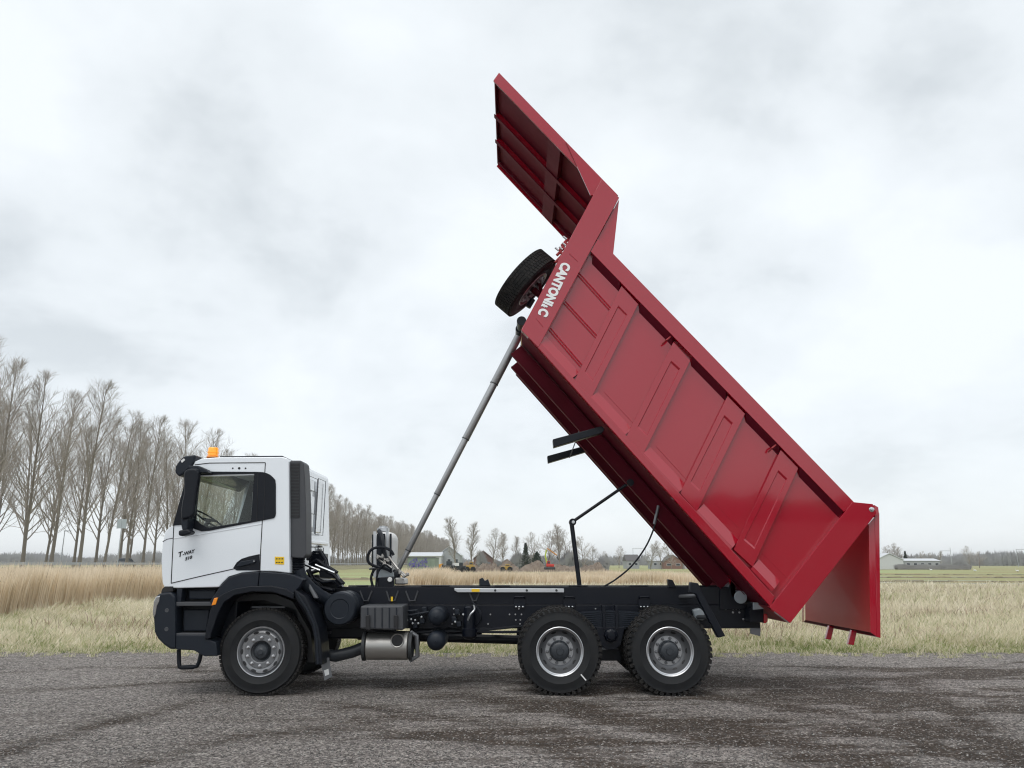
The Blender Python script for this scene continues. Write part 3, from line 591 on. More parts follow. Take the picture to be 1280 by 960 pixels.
# machines in that yard
def machine(name, lb, cat, px, D, L, H_, bm, rot=0):
    g = P(px, 705, D); o = thing(name, (g.x, D, 0), lb, cat); x = g.x; L *= .8; H_ *= .82
    MB().box(x - L / 2, x + L / 2, D - 1, D + 1, .5, .5 + H_ * .4).build('body', bm, o, .08)
    cb = MB().box(x - L * .1, x + L * .3, D - .9, D + .9, .5 + H_ * .4 + .003, H_).build('cab', bm, o, .06); MB().box(x - L * .07, x + L * .27, D - .93, D - .905, .5 + H_ * .5, H_ * .92).build('window', 'dark_pane', cb)
    for s in (-.34, .34): MB().lathe((x + L * s, D - 1.15, .55), (0, 1, 0), [(0, 0), (.5, 0), (.55, .1), (.55, .35), (0, .35)], 16).build('wheel', 'rubber', o)
    return o, x
D = 150
o, x_ = machine('wheel_loader', 'orange loader with its bucket down beside the container', 'loader', 560, D, 3.2, 2.6, 'dark_metal')
MB().hull([(x_ - 3.4, D - 1.2, .4), (x_ - 1.6, D - 1.2, .5), (x_ - .9, D - 1.2, 1.7), (x_ - 1.8, D - 1.2, 1.5)], [(x_ - 3.4, D + 1.2, .4), (x_ - 1.6, D + 1.2, .5), (x_ - .9, D + 1.2, 1.7), (x_ - 1.8, D + 1.2, 1.5)]).build('bucket', 'machine_orange', o, .05)
o, x_ = machine('flatbed_truck', 'dark parked lorry with a white side next to the orange loader', 'truck', 573, 152, 3.6, 2.3, 'dark_metal'); MB().box(x_ - 1.9, x_ + .2, 150.93, 150.97, 1.25, 1.8).build('side_board', 'white_plastic', o)
o, x_ = machine('dumper', 'yellow dumper on the mounds right of the parked lorry', 'dumper', 588, 160, 2.2, 2.5, 'machine_yellow')
o, x_ = machine('compactor', 'small yellow machine lying among the brown mounds', 'machine', 633, 156, 2.6, 1.9, 'machine_yellow')
# excavator
D = 160; b0 = P(687, 705, D); o = thing('excavator', (b0.x, D, 0), 'small red digger with its lime arm bent up above the rubble', 'excavator')
for s_ in (-.9, .5): MB().box(b0.x - 1.1, b0.x + 1.1, D + s_, D + s_ + .4, .5, 1.0).build('track', 'dark_metal', o, .12)
MB().box(b0.x - .7, b0.x + .9, D - .8, D + .8, 1.05, 1.6).build('body', 'machine_red', o, .12); cb = MB().prism([(b0.x - .7, 1.603), (b0.x + .1, 1.603), (b0.x + .1, 2.2), (b0.x - .5, 2.2)], D - .75, D - .05).build('cab', 'machine_red', o, .06)
MB().box(b0.x - .45, b0.x + .0, D - .77, D - .752, 1.7, 2.1).build('window', 'dark_pane', cb)
q = [Vector((b0.x - .5, D, 1.6)), P(683, 687, D), P(684, 685.5, D), P(696, 694, D), P(698, 700, D)]
MB().tube([q[0], q[0].lerp(q[1], .5) + Vector((-.3, 0, .2)), q[1]], .15, 6).build('boom', 'machine_lime', o); MB().tube([q[2], q[3]], .12, 6).build('stick', 'machine_orange', o)
MB().tube([q[3], q[4]], .1, 6).build('bucket_arm', 'dark_metal', o)
# overhead line portals far right, crane-like mast
def portal(px, py, D, span, lb):
    t = P(px, py, D); o = thing('railway_portal', (t.x, D, 0), lb, 'mast', 'overhead line masts on the horizon')
    for s in (0, span): MB().tube([(t.x + s, D, 0), (t.x + s, D, t.z + (1.5 if s else 0))], .14, 5).build('pole', 'zinc', o)
    MB().box(t.x, t.x + span, D - .1, D + .1, t.z - .35, t.z - .12).build('beam', 'zinc', o)
portal(1175, 688, 420, 5.5, 'grey line portal above the end of the long shed'); portal(1270, 686, 400, 8, 'grey line portal at the right edge of the photo'); portal(791, 685, 500, 8, 'thin grey mast frame above the dark cottage')
# lamp posts, the back of a road sign, guard rail, cars on the raised road
MB_ = lambda: MB()
def lamp(px, py, D, lb):
    t = P(px, py, D); o = thing('street_lamp', (t.x, D, 1.1), lb, 'street lamp', 'street lamps along the raised road')
    MB().tube([(t.x, D, 1.05), (t.x, D, t.z)], [.09, .05], 8).build('pole', 'zinc', o); MB().box(t.x - .1, t.x + .9, D - .1, D + .1, t.z - .02, t.z + .1).build('lamp_head', 'zinc', o, .03)
lamp(81, 664, 112, 'thin grey lamp post between the leftmost poplars')
D = 104; t = P(152, 655, D); o = thing('road_sign', (t.x, D, 1.1), 'grey back of a tilted road sign on a thin post among the poplars', 'road sign')
MB().tube([(t.x, D + .1, 1.05), (t.x, D + .1, t.z + .4)], .07, 8).build('post', 'zinc', o)
for s in (-1, 1): MB().hull([(t.x + s * .03, D, t.z - .55), (t.x + s * .62, D, t.z - .6), (t.x + s * .62, D, t.z + .62), (t.x + s * .03, D, t.z + .66)], [(t.x + s * .03, D + .04, t.z - .55), (t.x + s * .62, D + .04, t.z - .6), (t.x + s * .62, D + .04, t.z + .62), (t.x + s * .03, D + .04, t.z + .66)]).build('panel', 'light_grey_paint', o, rotz if False else 0)
o = thing('guard_rail', (-57, 300, 1.1), 'long steel guard rail on the bank in front of the poplars', 'guard rail')
MB().box(-57.04, -57, 60, 700, 1.1 + .42, 1.1 + .72).build('rail', 'zinc', o)
for i in range(90): MB().box(-57.1, -57.045, 60 + 4 * i, 60.12 + 4 * i, 1.09, 1.75).build('post', 'zinc', o)
def car(lb, px, Y, paint, cx):
    o = thing('parked_car', (cx, Y, 1.105), lb, 'car', 'cars on the raised road')
    def pr(pts, x0, x1): m_ = MB(); m_.hull([(x0, Y + a, 1.105 + z) for a, z in pts], [(x1, Y + a, 1.105 + z) for a, z in pts]); return m_
    bd = pr([(-2.2, .25), (2.2, .25), (2.25, .75), (1.3, .92), (-2.0, .95), (-2.25, .7)], cx - .88, cx + .88).build('body', paint, o, .08)
    pr([(-1.75, .953), (1.2, .925), (.45, 1.4), (-1.1, 1.45)], cx - .75, cx + .75).build('glasshouse', 'dark_pane', o, .06); pr([(-1.15, 1.452), (.42, 1.402), (.3, 1.45), (-1.0, 1.5)], cx - .7, cx + .7).build('roof', paint, o)
    for a in (-1.4, 1.4):
        for s in (-.9, .7): MB().lathe((cx + s, Y + a, 1.105 + .32), (1, 0, 0), [(0, 0), (.25, 0), (.32, .03), (.32, .2), (0, .2)], 16).build('wheel', 'rubber', o)
mat('car_grey', (.08, .09, .10), .3, coat=1); mat('car_white', (.6, .62, .64), .3, coat=1)
car('dark grey car driving past behind the poplars just left of the cab', 178, 139, 'car_grey', -68); car('white car behind the trunks at the photo\'s left edge', 15, 101, 'car_white', -68)
# white birds in the far pasture
def swan(px, py, lb):
    g = G(px, py); o = thing('swan', (0, 0, 0), lb, 'bird', 'white swans grazing in the pasture'); x, y = 0, 0; o.location = g; o.scale = (.6,) * 3
    m_ = MB(); m_.lathe((x - .55, y, .42), (1, 0, 0), [(0, 0), (.12, .08), (.25, .35), (.28, .6), (.2, .9), (.05, 1.1), (0, 1.14)], 12)
    m_.tube([(x - .35, y, .5), (x - .6, y, .62), (x - .62, y, .9), (x - .5, y, 1.08), (x - .62, y, 1.1)], [.1, .06, .045, .06, .04], 8); m_.build('body', 'white_plastic', o, smooth_all=True)
    MB().tube([(x - .62, y, 1.1), (x - .72, y, 1.07)], [.035, .012], 6).build('beak', 'machine_orange', o)
    for s in (-.08, .08): MB().tube([(x - .05, y + s, .25), (x - .05, y + s, -.02)], .025, 5).build('leg', 'dark_metal', o)
swan(1164, 713.5, 'white swan nearest the end of the long shed in the green pasture'); swan(1219, 714.5, 'white swan alone between the other two in the pasture'); swan(1272, 715, 'white swan close to the photo\'s right edge in the pasture')

m = bpy.data.materials.new('haze'); m.use_nodes = True; t = m.node_tree; t.nodes.clear(); o_ = t.nodes.new('ShaderNodeOutputMaterial'); pv = t.nodes.new('ShaderNodeVolumePrincipled')
pv.inputs['Color'].default_value = (.9, .93, .96, 1); pv.inputs['Density'].default_value = .0002; t.links.new(pv.outputs[0], o_.inputs['Volume']); MATS['haze'] = m
tag(MB().box(-3050, 3050, -1250, 3650, -1.1, 34).build('haze', 'haze'), 'thin winter haze over the fields', kind='stuff')
# ================================================================== THE TIPPER LORRY
YC = 11.35
truck = thing('tipper_truck', (0, YC, 0), 'white-cabbed three-axle lorry with its red steel tipping body raised high', 'truck')
# ---------------------------------------------------------------- wheels
def make_wheel(px, py, deep, lugs, Y=10.2, width=.31):
    c = P(px, py, Y); c.z = .522; R_ = .532; k = R_ / .54; w = sub_empty('wheel', (c.x, Y + width / 2, c.z), truck); C_ = (c.x, Y, c.z); A = (0, 1, 0)
    pr = [(.298, .04), (.305, .016), (.33, .006), (.385, .0), (.39, -.003), (.40, 0), (.45, .002), (.49, .012), (.495, .010), (.512, .03), (.525, .055), (.530, .09), (.530, .22), (.525, .255), (.512, .28), (.49, .298), (.45, .308), (.40, .31), (.33, .304), (.305, .294), (.298, .27)]
    MB().lathe(C_, A, [(r * k, y) for r, y in pr], 72).build('tyre', 'rubber', w, origin=w['_w'])
    t = MB(); n = lugs
    def block(a0, a1, r0, r1, y0, y1, sk=0):
        vs = []
        for y, s in ((y0, 0), (y1, sk)):
            for r, a in ((r0, a0), (r1, a0), (r1, a1), (r0, a1)): vs.append((c.x + math.cos(a + s) * r, Y + y, c.z + math.sin(a + s) * r))
        t.add(vs, [(0, 1, 2, 3), (7, 6, 5, 4), (0, 4, 5, 1), (1, 5, 6, 2), (2, 6, 7, 3), (3, 7, 4, 0)])
    st = 2 * math.pi / n
    for i in range(n):
        a = i * st
        if deep:
            block(a, a + st * .62, .498, .5355, .016, .105, st * .12); block(a + st * .5, a + st * 1.1, .498, .5355, .205, .294, -st * .12)
            block(a + st * .3, a + st * .9, .51, .534, .112, .150, st * .2); block(a, a + st * .6, .51, .534, .158, .198, -st * .2)
            block(a + st * .05, a + st * .3, .478, .505, .004, .018)
        else:
            for j, (y0, y1) in enumerate(((.026, .075), (.082, .125), (.132, .178), (.185, .228), (.235, .284))): block(a + j * st * .3, a + st * .8 + j * st * .3, .507, .5335, y0, y1, st * .15 * (-1) ** j)
    t.build('tread', 'rubber_tread', w, origin=w['_w'])
    if deep:
        MB().lathe(C_, A, [(.296, .045), (.302, .012), (.294, .006), (.284, .012), (.280, .035), (.268, .04), (.266, .05)], 64).build('rim', 'rim_silver', w, origin=w['_w'])
        MB().lathe(C_, A, [(.266, .05), (.262, .085), (.240, .12), (.222, .150), (.185, .165), (.10, .165)], 64).build('wheel_disc', 'rim_grey', w, origin=w['_w'])
        MB().lathe(C_, A, [(.182, .163), (.178, .157), (.125, .157), (.12, .163)], 48).build('hub_ring', 'rim_silver', w, origin=w['_w'])
        h = MB().lathe(C_, A, [(.128, .160), (.126, .10), (.112, .085), (.106, .05), (.085, .035), (.045, .035), (.040, .022), (0, .022)], 40)
        for i in range(10):
            a = i * math.pi / 5 + .3; h.lathe((c.x + .108 * math.cos(a), Y, c.z + .108 * math.sin(a)), A, [(.012, .1), (.012, .075), (0, .072)], 6, False)
        h.build('hub', 'hub_dark', w, origin=w['_w'])
        nr, ny, hr, hy, ne = .153, .157, .231, .128, 'hub_dark'
    else:
        MB().lathe(C_, A, [(.296, .045), (.304, .014), (.298, .004), (.290, .006), (.286, .022), (.277, .035), (.27, .06)], 64).build('rim', 'rim_silver', w, origin=w['_w'])
        MB().lathe(C_, A, [(.271, .06), (.262, .052), (.252, .022), (.235, .010), (.205, .014), (.203, .019)], 64).build('wheel_disc', 'rim_mid', w, origin=w['_w'])
        MB().lathe(C_, A, [(.205, .016), (.200, .010), (.137, .010), (.13, .016), (.125, .045), (.09, .075)], 48).build('hub_ring', 'rim_grey', w, origin=w['_w'])
        MB().lathe(C_, A, [(.123, .046), (.10, .055), (.088, .02), (.075, .005), (.04, .0), (.03, -.008), (0, -.008)], 40).build('hub', 'hub_dark', w, origin=w['_w'])
        nr, ny, hr, hy, ne = .170, .010, .238, .011, 'nut_steel'
    for i in range(10):
        a = i * math.pi / 5 + (.314 if not deep else .1); MB().lathe((c.x + nr * math.cos(a), Y + ny, c.z + nr * math.sin(a)), A, [(.022, .0), (.022, -.008), (.015, -.010), (.015, -.034), (0, -.038)], 6, False).build('wheel_nut', ne if not deep else 'rim_grey', w, origin=w['_w'])
    for i in range(10):
        a = i * math.pi / 5 + .0; u = Vector((math.cos(a), 0, math.sin(a))); q = Vector((-math.sin(a), 0, math.cos(a))); tilt = Vector((0, -.55 if deep else -.12, 0)); vs = []
        cc = Vector((c.x, Y + hy - .004, c.z)) + u * hr
        ud = (u + tilt).normalized()
        for j in range(14):
            b_ = 2 * math.pi * j / 14; vs.append(cc + q * math.cos(b_) * .034 + ud * math.sin(b_) * .017)
        MB().add(vs, [tuple(range(14))]).build('hand_hole', 'ink', w, origin=w['_w'])
    return w
WF = make_wheel(325.5, 818, False, 66); WR1 = make_wheel(700, 816, True, 44); WR2 = make_wheel(838, 816, True, 44)
MB().hull([P(725.5, 843.5, 10.197), P(732, 851, 10.197), P(733.2, 850, 10.197), P(726.7, 842.5, 10.197)], [P(725.5, 843.5, 10.203), P(732, 851, 10.203), P(733.2, 850, 10.203), P(726.7, 842.5, 10.203)]).build('chalk_mark', 'white_plastic', WR1)
def clone_wheel(wsrc, yc, flip): 
    c_ = copy_tree(wsrc, parent=truck); c_.location = (wsrc.location.x, yc - YC, wsrc.location.z); c_.rotation_euler.z = math.pi if flip else 0; return c_
clone_wheel(WF, 12.345, True)
for w_ in (WR1, WR2):
    for ch in list(clone_wheel(w_, 10.70, True).children):
        if ch.name.startswith('chalk'): bpy.data.objects.remove(ch)
    for yy in (12.0, 12.345):
        for ch in list(clone_wheel(w_, yy, yy > 12.2).children):
            if ch.name.startswith('chalk'): bpy.data.objects.remove(ch)
xf, x1, x2 = WF['_w'][0], WR1['_w'][0], WR2['_w'][0]
# ---------------------------------------------------------------- chassis
zt = lambda py, Y=10.95: P(640, py, Y).z
xx = lambda px, Y=10.95, py=760: P(px, py, Y).x
ch = MB()
zr1, zr0 = zt(756.5), zt(784.5)
xL, xR = xx(255, py=770), xx(949, py=770)
for y in (10.93, 11.70):       # two channel rails, web + flanges
    s = 1 if y < 11.3 else -1; yo = y if s > 0 else y + .07
    ch.box(xL, xR, yo, yo + s * .008, zr0, zr1); ch.box(xL, xR, min(yo, yo + s * .08), max(yo, yo + s * .08), zr1 + .001, zr1 + .01); ch.box(xL, xR, min(yo, yo + s * .08), max(yo, yo + s * .08), zr0 - .01, zr0 - .001)
for px in (420, 520, 620, 700, 768, 838, 925): ch.box(xx(px) - .05, xx(px) + .05, 10.94, 11.76, zr0 + .03, zr1 - .04)
frame = ch.build('chassis_frame', 'chassis_black', truck, .003)
# bolts and holes on the rail
bm_ = MB(); rd = random.Random(3)
for px in (567, 575, 583, 612, 636, 643, 650, 745, 752, 782, 790):
    for py in (761, 768, 775, 780):
        if rd.random() < .55: q = P(px + rd.uniform(-2, 2), py, 10.93); bm_.lathe(q, (0, -1, 0), [(.011, 0), (.011, .012), (0, .014)], 6, False)
for px, py in ((907, 761), (916, 761), (920, 761), (924, 761), (916, 765.5), (924, 765.5), (932.5, 765.5), (932.5, 770), (929, 774), (944, 771), (949 - 4, 773)): q = P(px, py, 10.92); bm_.lathe(q, (0, -1, 0), [(.014, 0), (.014, .014), (0, .016)], 6, False)
bm_.build('bolts', 'nut_steel', frame)
# tipper sub-frame on top of the rails
sf = MB(); zs0, zs1 = zr1 + .013, zt(733.5); xs0, xs1 = xx(421, py=742), xx(918, py=742)
for y in (10.93, 11.70): sf.box(xs0, xs1, y, y + .07, zs0, zs1)
for px in (440, 560, 680, 800, 905): sf.box(xx(px) - .06, xx(px) + .06, 11.001, 11.699, zs0 + .02, zs1 - .02)
for pxa, pxb in ((444, 458), (525, 562), (618, 638), (711, 736), (788, 812)): sf.box(xx(pxa), xx(pxb), 10.925, 11.02, zs1 + .002, zs1 + .022)
subframe = sf.build('tipper_subframe', 'chassis_black', truck, .004)
# pressed brackets: little open trapezoids welded to the sub-frame
for a, b_, c_, d_ in ((450, 465, 454.5, 460), (483, 498, 487, 493.5), (507, 522.5, 512, 518.5), (586, 600, 591, 595)):
    y = 10.915
    for (p0, q0), (p1, q1) in (((a, 738.5), (c_, 751)), ((c_, 751), (d_, 751)), ((d_, 751), (b_, 738.5))): pass
    MB().tube([P(p_, q_, y) for p_, q_ in ((a, 738.5), (c_, 751), (d_, 751), (b_, 738.5))], .012, 6).build('bracket', 'grey_plastic', subframe)
for pa in (649, 711, 805):   # body mounts with three bolts
    m_ = MB(); m_.ppx([(pa - 7, 748), (pa + 8, 748), (pa + 8, 760), (pa - 7, 760)], 10.90, thick=.03); m_.tube([P(pa - 6, 748, 10.9), P(pa - 5, 746, 10.88), P(pa + 6, 746, 10.88), P(pa + 7, 748, 10.9)], .012, 6)
    mo = m_.build('body_mount', 'chassis_black', subframe, .004)
    b2 = MB()
    for k in (-4, 0, 4.5): b2.lathe(P(pa + k, 758.5, 10.9), (0, -1, 0), [(.013, 0), (.013, .015), (0, .017)], 6, False)
    b2.build('bolts', 'chrome', subframe)
# pale steel bar with a yellow tag clamped along the sub-frame
bar = MB().ppx([(568, 735.2), (705, 735.8), (705, 740.6), (572, 740.4), (568, 738)], 10.86, thick=.04).build('side_bar', 'alu', truck, .004)
MB().ppx([(589.5, 736.2), (599.5, 736.2), (599.5, 739.8), (589.5, 739.8)], 10.855, 10.852, 10.859).build('sticker', 'yellow_sticker', bar)
b2 = MB()
for px in (619, 658.5, 695.5): b2.lathe(P(px, 738, 10.86), (0, -1, 0), [(.016, 0), (.016, .01), (0, .012)], 10, False)
b2.build('clip', 'dark_metal', bar)
MB().ppx([(599, 724), (603, 722), (606, 726), (610, 724), (613, 732), (599, 732)], 10.95, thick=.08).build('valve', 'dark_plastic', truck, .006)
MB().ppx([(488.6, 746), (491, 746), (491, 751.5), (488.6, 751.5)], 10.9, thick=.02).build('tag_strip', 'yellow_sticker', truck)
# axles, springs, driveline
ax = MB()
for X in (x1, x2):
    ax.lathe((X, 10.5, .52), (0, 1, 0), [(0, 0), (.11, 0), (.11, .45), (.2, .62), (.24, .85), (.2, 1.08), (.11, 1.25), (.11, 1.7), (0, 1.7)], 20)
ax.lathe((xf, 10.5, .48), (0, 1, 0), [(0, 0), (.07, 0), (.07, 1.7), (0, 1.7)], 12); ax.tube([(xf + 1.0, YC, .62), (x1 - .1, YC, .55)], .06, 10); ax.tube([(x1 + .2, YC, .55), (x2 - .2, YC, .52)], .05, 10)
ax.build('axles', 'chassis_black', truck)
sp = MB(); cx_ = (x1 + x2) / 2
for i in range(9):
    hl = .62 - i * .052; z0 = zt(763, 10.7) - i * .026; n_ = 8; top = [(cx_ + hl * (2 * k / n_ - 1), z0 - .05 * (2 * k / n_ - 1) ** 2 * (hl / .6) ** 2) for k in range(n_ + 1)]
    sp.prism(top + [(x, z - .02) for x, z in reversed(top)], 10.62, 10.72)
sp.build('leaf_spring', 'dark_plastic', truck)
tb = MB(); 
for s in (-.085, .085): tb.box(cx_ + s - .018, cx_ + s + .018, 10.59, 10.74, zt(787, 10.6), zt(757, 10.6))
tb.ppx([(745, 784), (781, 784), (776, 806), (768, 812), (758, 812), (750, 806)], 10.6, thick=.25); tb.lathe(P(763.5, 794, 10.6), (0, -1, 0), [(.095, 0), (.085, .05), (.06, .06), (.055, .075), (0, .078)], 8, False)
tb.ppx([(752, 812), (774, 812), (776, 826), (750, 826)], 10.8, thick=.5)
tb.build('bogie_trunnion', 'chassis_black', truck, .004)
g = MB(); fs = MB()
for i in range(4): hl = .75 - i * .1; fs.box(xf - hl, xf + hl, 10.72, 10.80, .70 - i * .022, .718 - i * .022)
fs.build('front_spring', 'chassis_black', truck)
# dark engine, gearbox and the far side tank fill the middle
en = MB(); en.box(xf - .9, xf + .5, 10.98, 11.69, .55, 1.45).box(xf + .5, xf + 1.5, 11.05, 11.6, .6, 1.2); en.tube([(xf + 1.2, 11.2, .6), (xf + 1.9, 10.9, .55)], .08, 10)
en.build('engine', 'chassis_black', truck, .04)
MB().box(xx(500), xx(600), 12.0, 12.55, .55, 1.15).build('fuel_tank', 'dark_plastic', truck, .06)
# hoses and cables along the frame
def cable(name, pts, r=.012, m='black_plastic', parent=truck, n=24):
    pts = [Vector(p) for p in pts]; out_ = []
    for i in range(len(pts) - 1):
        p0, p1, p2, p3 = pts[max(i - 1, 0)], pts[i], pts[i + 1], pts[min(i + 2, len(pts) - 1)]
        for k in range(6):
            t = k / 6; out_.append(.5 * ((2 * p1) + (-p0 + p2) * t + (2 * p0 - 5 * p1 + 4 * p2 - p3) * t * t + (-p0 + 3 * p1 - 3 * p2 + p3) * t ** 3))
    out_.append(pts[-1]); return MB().tube(out_, r, 7).build(name, m, parent)
for i, pts in enumerate((((455, 780), (500, 790), (560, 789), (640, 790), (700, 786)), ((560, 783), (600, 787), (650, 783), (690, 781)))): cable('hose', [P(a, b, 10.9 + i * .03) for a, b in pts], .018)
# air cleaner, pipe and gaiter
MB().lathe(P(424.5, 761, 10.32), (0, 1, 0), [(0, .004), (.115, .004), (.125, -.004), (.19, .0), (.208, .02), (.212, .06), (.212, .2), (.218, .205), (.218, .23), (.212, .235), (.212, .56), (.18, .6), (0, .6)], 48).build('air_cleaner', 'dark_plastic', truck)
pp_ = [P(a, b, y) for a, b, y in ((373, 712, 10.3), (377, 724, 10.32), (388, 736, 10.4), (400, 745, 10.5), (412, 752, 10.58), (428, 758, 10.6))]
MB().tube(pp_, [.075, .085, .085, .085, .09, .1], 20).build('intake_pipe', 'dark_plastic', truck)
MB().ppx([(379, 722), (383, 722), (397, 748), (392, 748)], 10.3, thick=.08).build('pipe_bracket', 'rim_grey', truck, .01)
# ladder-like steps and small tubes behind the cab
bk = MB(); rd = random.Random(8)
for pts in (((384, 700), (392, 690), (400, 690), (406, 700), (408, 712)), ((386, 706), (396, 700), (404, 706), (420, 716)), ((388, 716), (400, 712), (416, 718), (428, 730)), ((392, 722), (404, 728), (418, 726), (424, 734)), ((384, 712), (390, 724), (400, 734), (416, 738))):
    for dy_ in (0, .12): bk.tube([P(a + dy_ * 20, b, 10.7 + dy_ + rd.uniform(0, .1)) for a, b in pts], .022, 8)
bk.ppx([(386, 692), (404, 692), (404, 708), (386, 712)], 10.85, thick=.3); bk.ppx([(398, 712), (420, 717), (424, 724), (400, 722)], 10.75, thick=.12); bk.ppx([(384, 722), (420, 727), (428, 750), (384, 750)], 10.95, thick=.4)
bk.build('cab_support', 'chassis_black', truck, .008)
MB().tube([P(394, 706, 10.66), P(418, 716, 10.66)], .016, 8).tube([P(381, 706, 10.5), P(400, 713, 10.5)], .014, 8).build('rod', 'chrome', truck)
# locker box
tbx = MB(); tbx.ppx([(450.5, 757.5), (504, 757), (504, 788), (450, 786)], 10.34, 10.34, 10.88)
lk = tbx.build('storage_box', 'grey_plastic', truck, .02)
q = MB()
for px in (459, 468, 477, 486, 495): q.ppx([(px, 759.5), (px + 1.2, 759.5), (px + 1.2, 785), (px, 785)], 10.335, 10.331, 10.342)
q.build('rib', 'dark_plastic', lk); q = MB()
for px in (460, 495): q.ppx([(px - 2.5, 769), (px + 2.5, 769), (px + 2.5, 787), (px - 2.5, 787)], 10.32, 10.30, 10.335)
q.build('latch', 'ink', lk, .006)
# muffler
c0, c1 = P(457, 807.5, 10.62), P(513, 807.5, 10.62); ml = c1.x - c0.x; rm = .172
muf = MB().lathe(c0, (1, 0, 0), [(0, .0), (.12, .0), (rm - .02, .008), (rm, .03), (rm, ml - .03), (rm - .02, ml - .008), (.12, ml), (0, ml)], 48).build('muffler', 'steel_brushed', truck)
for d in (-.01, ml + .01): MB().lathe(c0 + Vector((d, 0, 0)), (1, 0, 0), [(rm - .02, -.02), (rm + .012, -.018), (rm + .012, .02), (rm - .02, .022)], 40).build('muffler_band', 'dark_metal', muf)
hh = P(496.6, 801.5, 10.45)
MB().lathe((hh.x, 10.53, hh.z + .01), (0, -1, 0), [(.075, 0), (.08, .085), (.088, .09), (.084, .095), (.074, .09), (.070, 0)], 32).build('outlet_ring', 'steel_brushed', muf); MB().lathe((hh.x, 10.44, hh.z + .01), (0, -1, 0), [(.072, 0), (0, .001)], 24).build('outlet', 'ink', muf)
MB().tube([P(a, b, 10.7) for a, b in ((403, 818), (420, 820), (440, 815), (458, 808))], .075, 16).build('exhaust_pipe', 'hub_dark', muf)
MB().tube([P(513, 790, 10.6), P(521, 795, 10.6), P(522, 820, 10.6), P(512, 826, 10.6)], .03, 8).build('muffler_strap', 'rim_grey', muf)
# air reservoirs: domed ends towards the roadside
for px, py, y, r in ((545.3, 771, 10.42, .118), (544.4, 802, 10.40, .122)):
    MB().lathe(P(px, py, y), (0, 1, 0), [(0, 0), (r * .1, .0), (r * .12, .006), (r * .45, .012), (r * .8, .035), (r * .97, .075), (r, .11), (r, .55), (r * .8, .6), (0, .62)], 36).build('air_tank', 'dark_plastic', truck)
q = MB(); a = P(587, 764, 10.8); q.lathe((a.x, 10.8, P(587, 800, 10.8).z), (0, 0, 1), [(0, 0), (.06, .01), (.10, .05), (.105, .14), (.08, .15), (.08, .42), (.06, .44), (0, .44)], 24)
q.build('air_dryer', 'chassis_black', truck); cable('hose', [P(585, 775, 10.68), P(588, 768, 10.62), P(593, 762, 10.65), P(592, 756, 10.8)], .012, 'alu'); cable('hose', [P(590, 752, 10.8), P(600, 765, 10.7), P(601, 775, 10.72), P(594, 782, 10.8)], .014)
for px, py in ((567, 774), (571, 765), (573, 780), (521, 768), (512, 775), (518, 782), (530, 762), (527, 776)): MB().ppx([(px - 3, py - 3), (px + 3, py - 3), (px + 4, py + 3), (px - 2, py + 4)], 10.8, thick=.14).build('valve_block', 'dark_plastic', truck, .008)
for a, b in (((507, 770), (536, 765)), ((507, 764), (522, 763))): MB().tube([P(*a, 10.78), P(*b, 10.78)], .014, 6).build('air_line', 'dark_plastic', truck)
q = MB()
for px, py in ((509, 775), (514, 774), (519, 775), (523, 779), (516, 779), (527, 771), (579, 768), (569, 777), (584, 779)): q.lathe(P(px, py, 10.79), (0, -1, 0), [(.013, 0), (.013, .02), (0, .022)], 8, False)
q.build('fittings', 'alu', truck)
# mud flap with a pale label behind the front wheel
MB().ppx([(400, 824), (411, 822), (415, 846), (405.5, 851)], 10.35, thick=.02).build('mud_flap', 'rim_grey', truck, .003); MB().ppx([(405, 838), (410.5, 836), (411.5, 843), (406.5, 845)], 10.345, 10.343, 10.348).build('label', 'white_plastic', truck)
# rear guard struts, pivot cap, rear plates, lamp
MB().ppx([(863, 727.5), (873, 729), (876.5, 738), (907, 795), (897.5, 797.5), (870, 743), (862, 741)], 10.42, thick=.1).build('guard_strut', 'chassis_black', truck, .012)
MB().ppx([(835, 724), (841, 725), (846, 735), (836, 735)], 10.9, thick=.1).build('guard_strut', 'chassis_black', truck, .01)
MB().tube([P(850, 746, 10.95), P(872, 745, 10.5)], .03, 10).build('strut_rod', 'rim_grey', truck); MB().tube([P(868, 771, 10.95), P(890, 772, 10.5)], .03, 10).build('strut_rod', 'rim_grey', truck)
MB().ppx([(866, 762), (875, 760), (882, 766), (880, 776), (870, 775)], 10.85, thick=.12).build('brake_bracket', 'light_grey_paint', truck, .02)
MB().ppx([(911, 735), (914.5, 722), (918.5, 721), (919.5, 740), (930, 755), (930, 762), (900, 762), (900, 736)], 10.9, thick=.03).build('hinge_plate', 'chassis_black', truck, .004)
MB().lathe(P(926, 746.6, 10.88), (0, -1, 0), [(.0855, -.3), (.0855, -.005), (.080, .0), (.03, .001), (0, .001)], 36).build('pivot_cap', 'light_grey_paint', truck)
q = MB(); q.ppx([(940, 753), (954.5, 753.5), (954.5, 778), (937, 778), (937, 762), (940, 760)], 10.7, 10.7, 12.0); rb = q.build('rear_crossmember', 'chassis_black', truck, .006)
MB().ppx([(941, 753), (954, 753.5), (954, 761), (941, 762)], 10.69, 10.66, 10.697).build('plate', 'light_grey_paint', rb, .004)
for yy in (10.68, 11.78): MB().ppx([(955, 767), (959, 767.5), (960, 771), (960, 777), (957, 779.5), (955, 779)], 10.68, yy, yy + .3).build('tail_lamp', 'red_lens', truck, .01)
MB().ppx([(938, 785), (951, 785.5), (950.5, 795.5), (938, 792)], 10.75, thick=.02).build('tow_bracket', 'rim_grey', truck, .004)
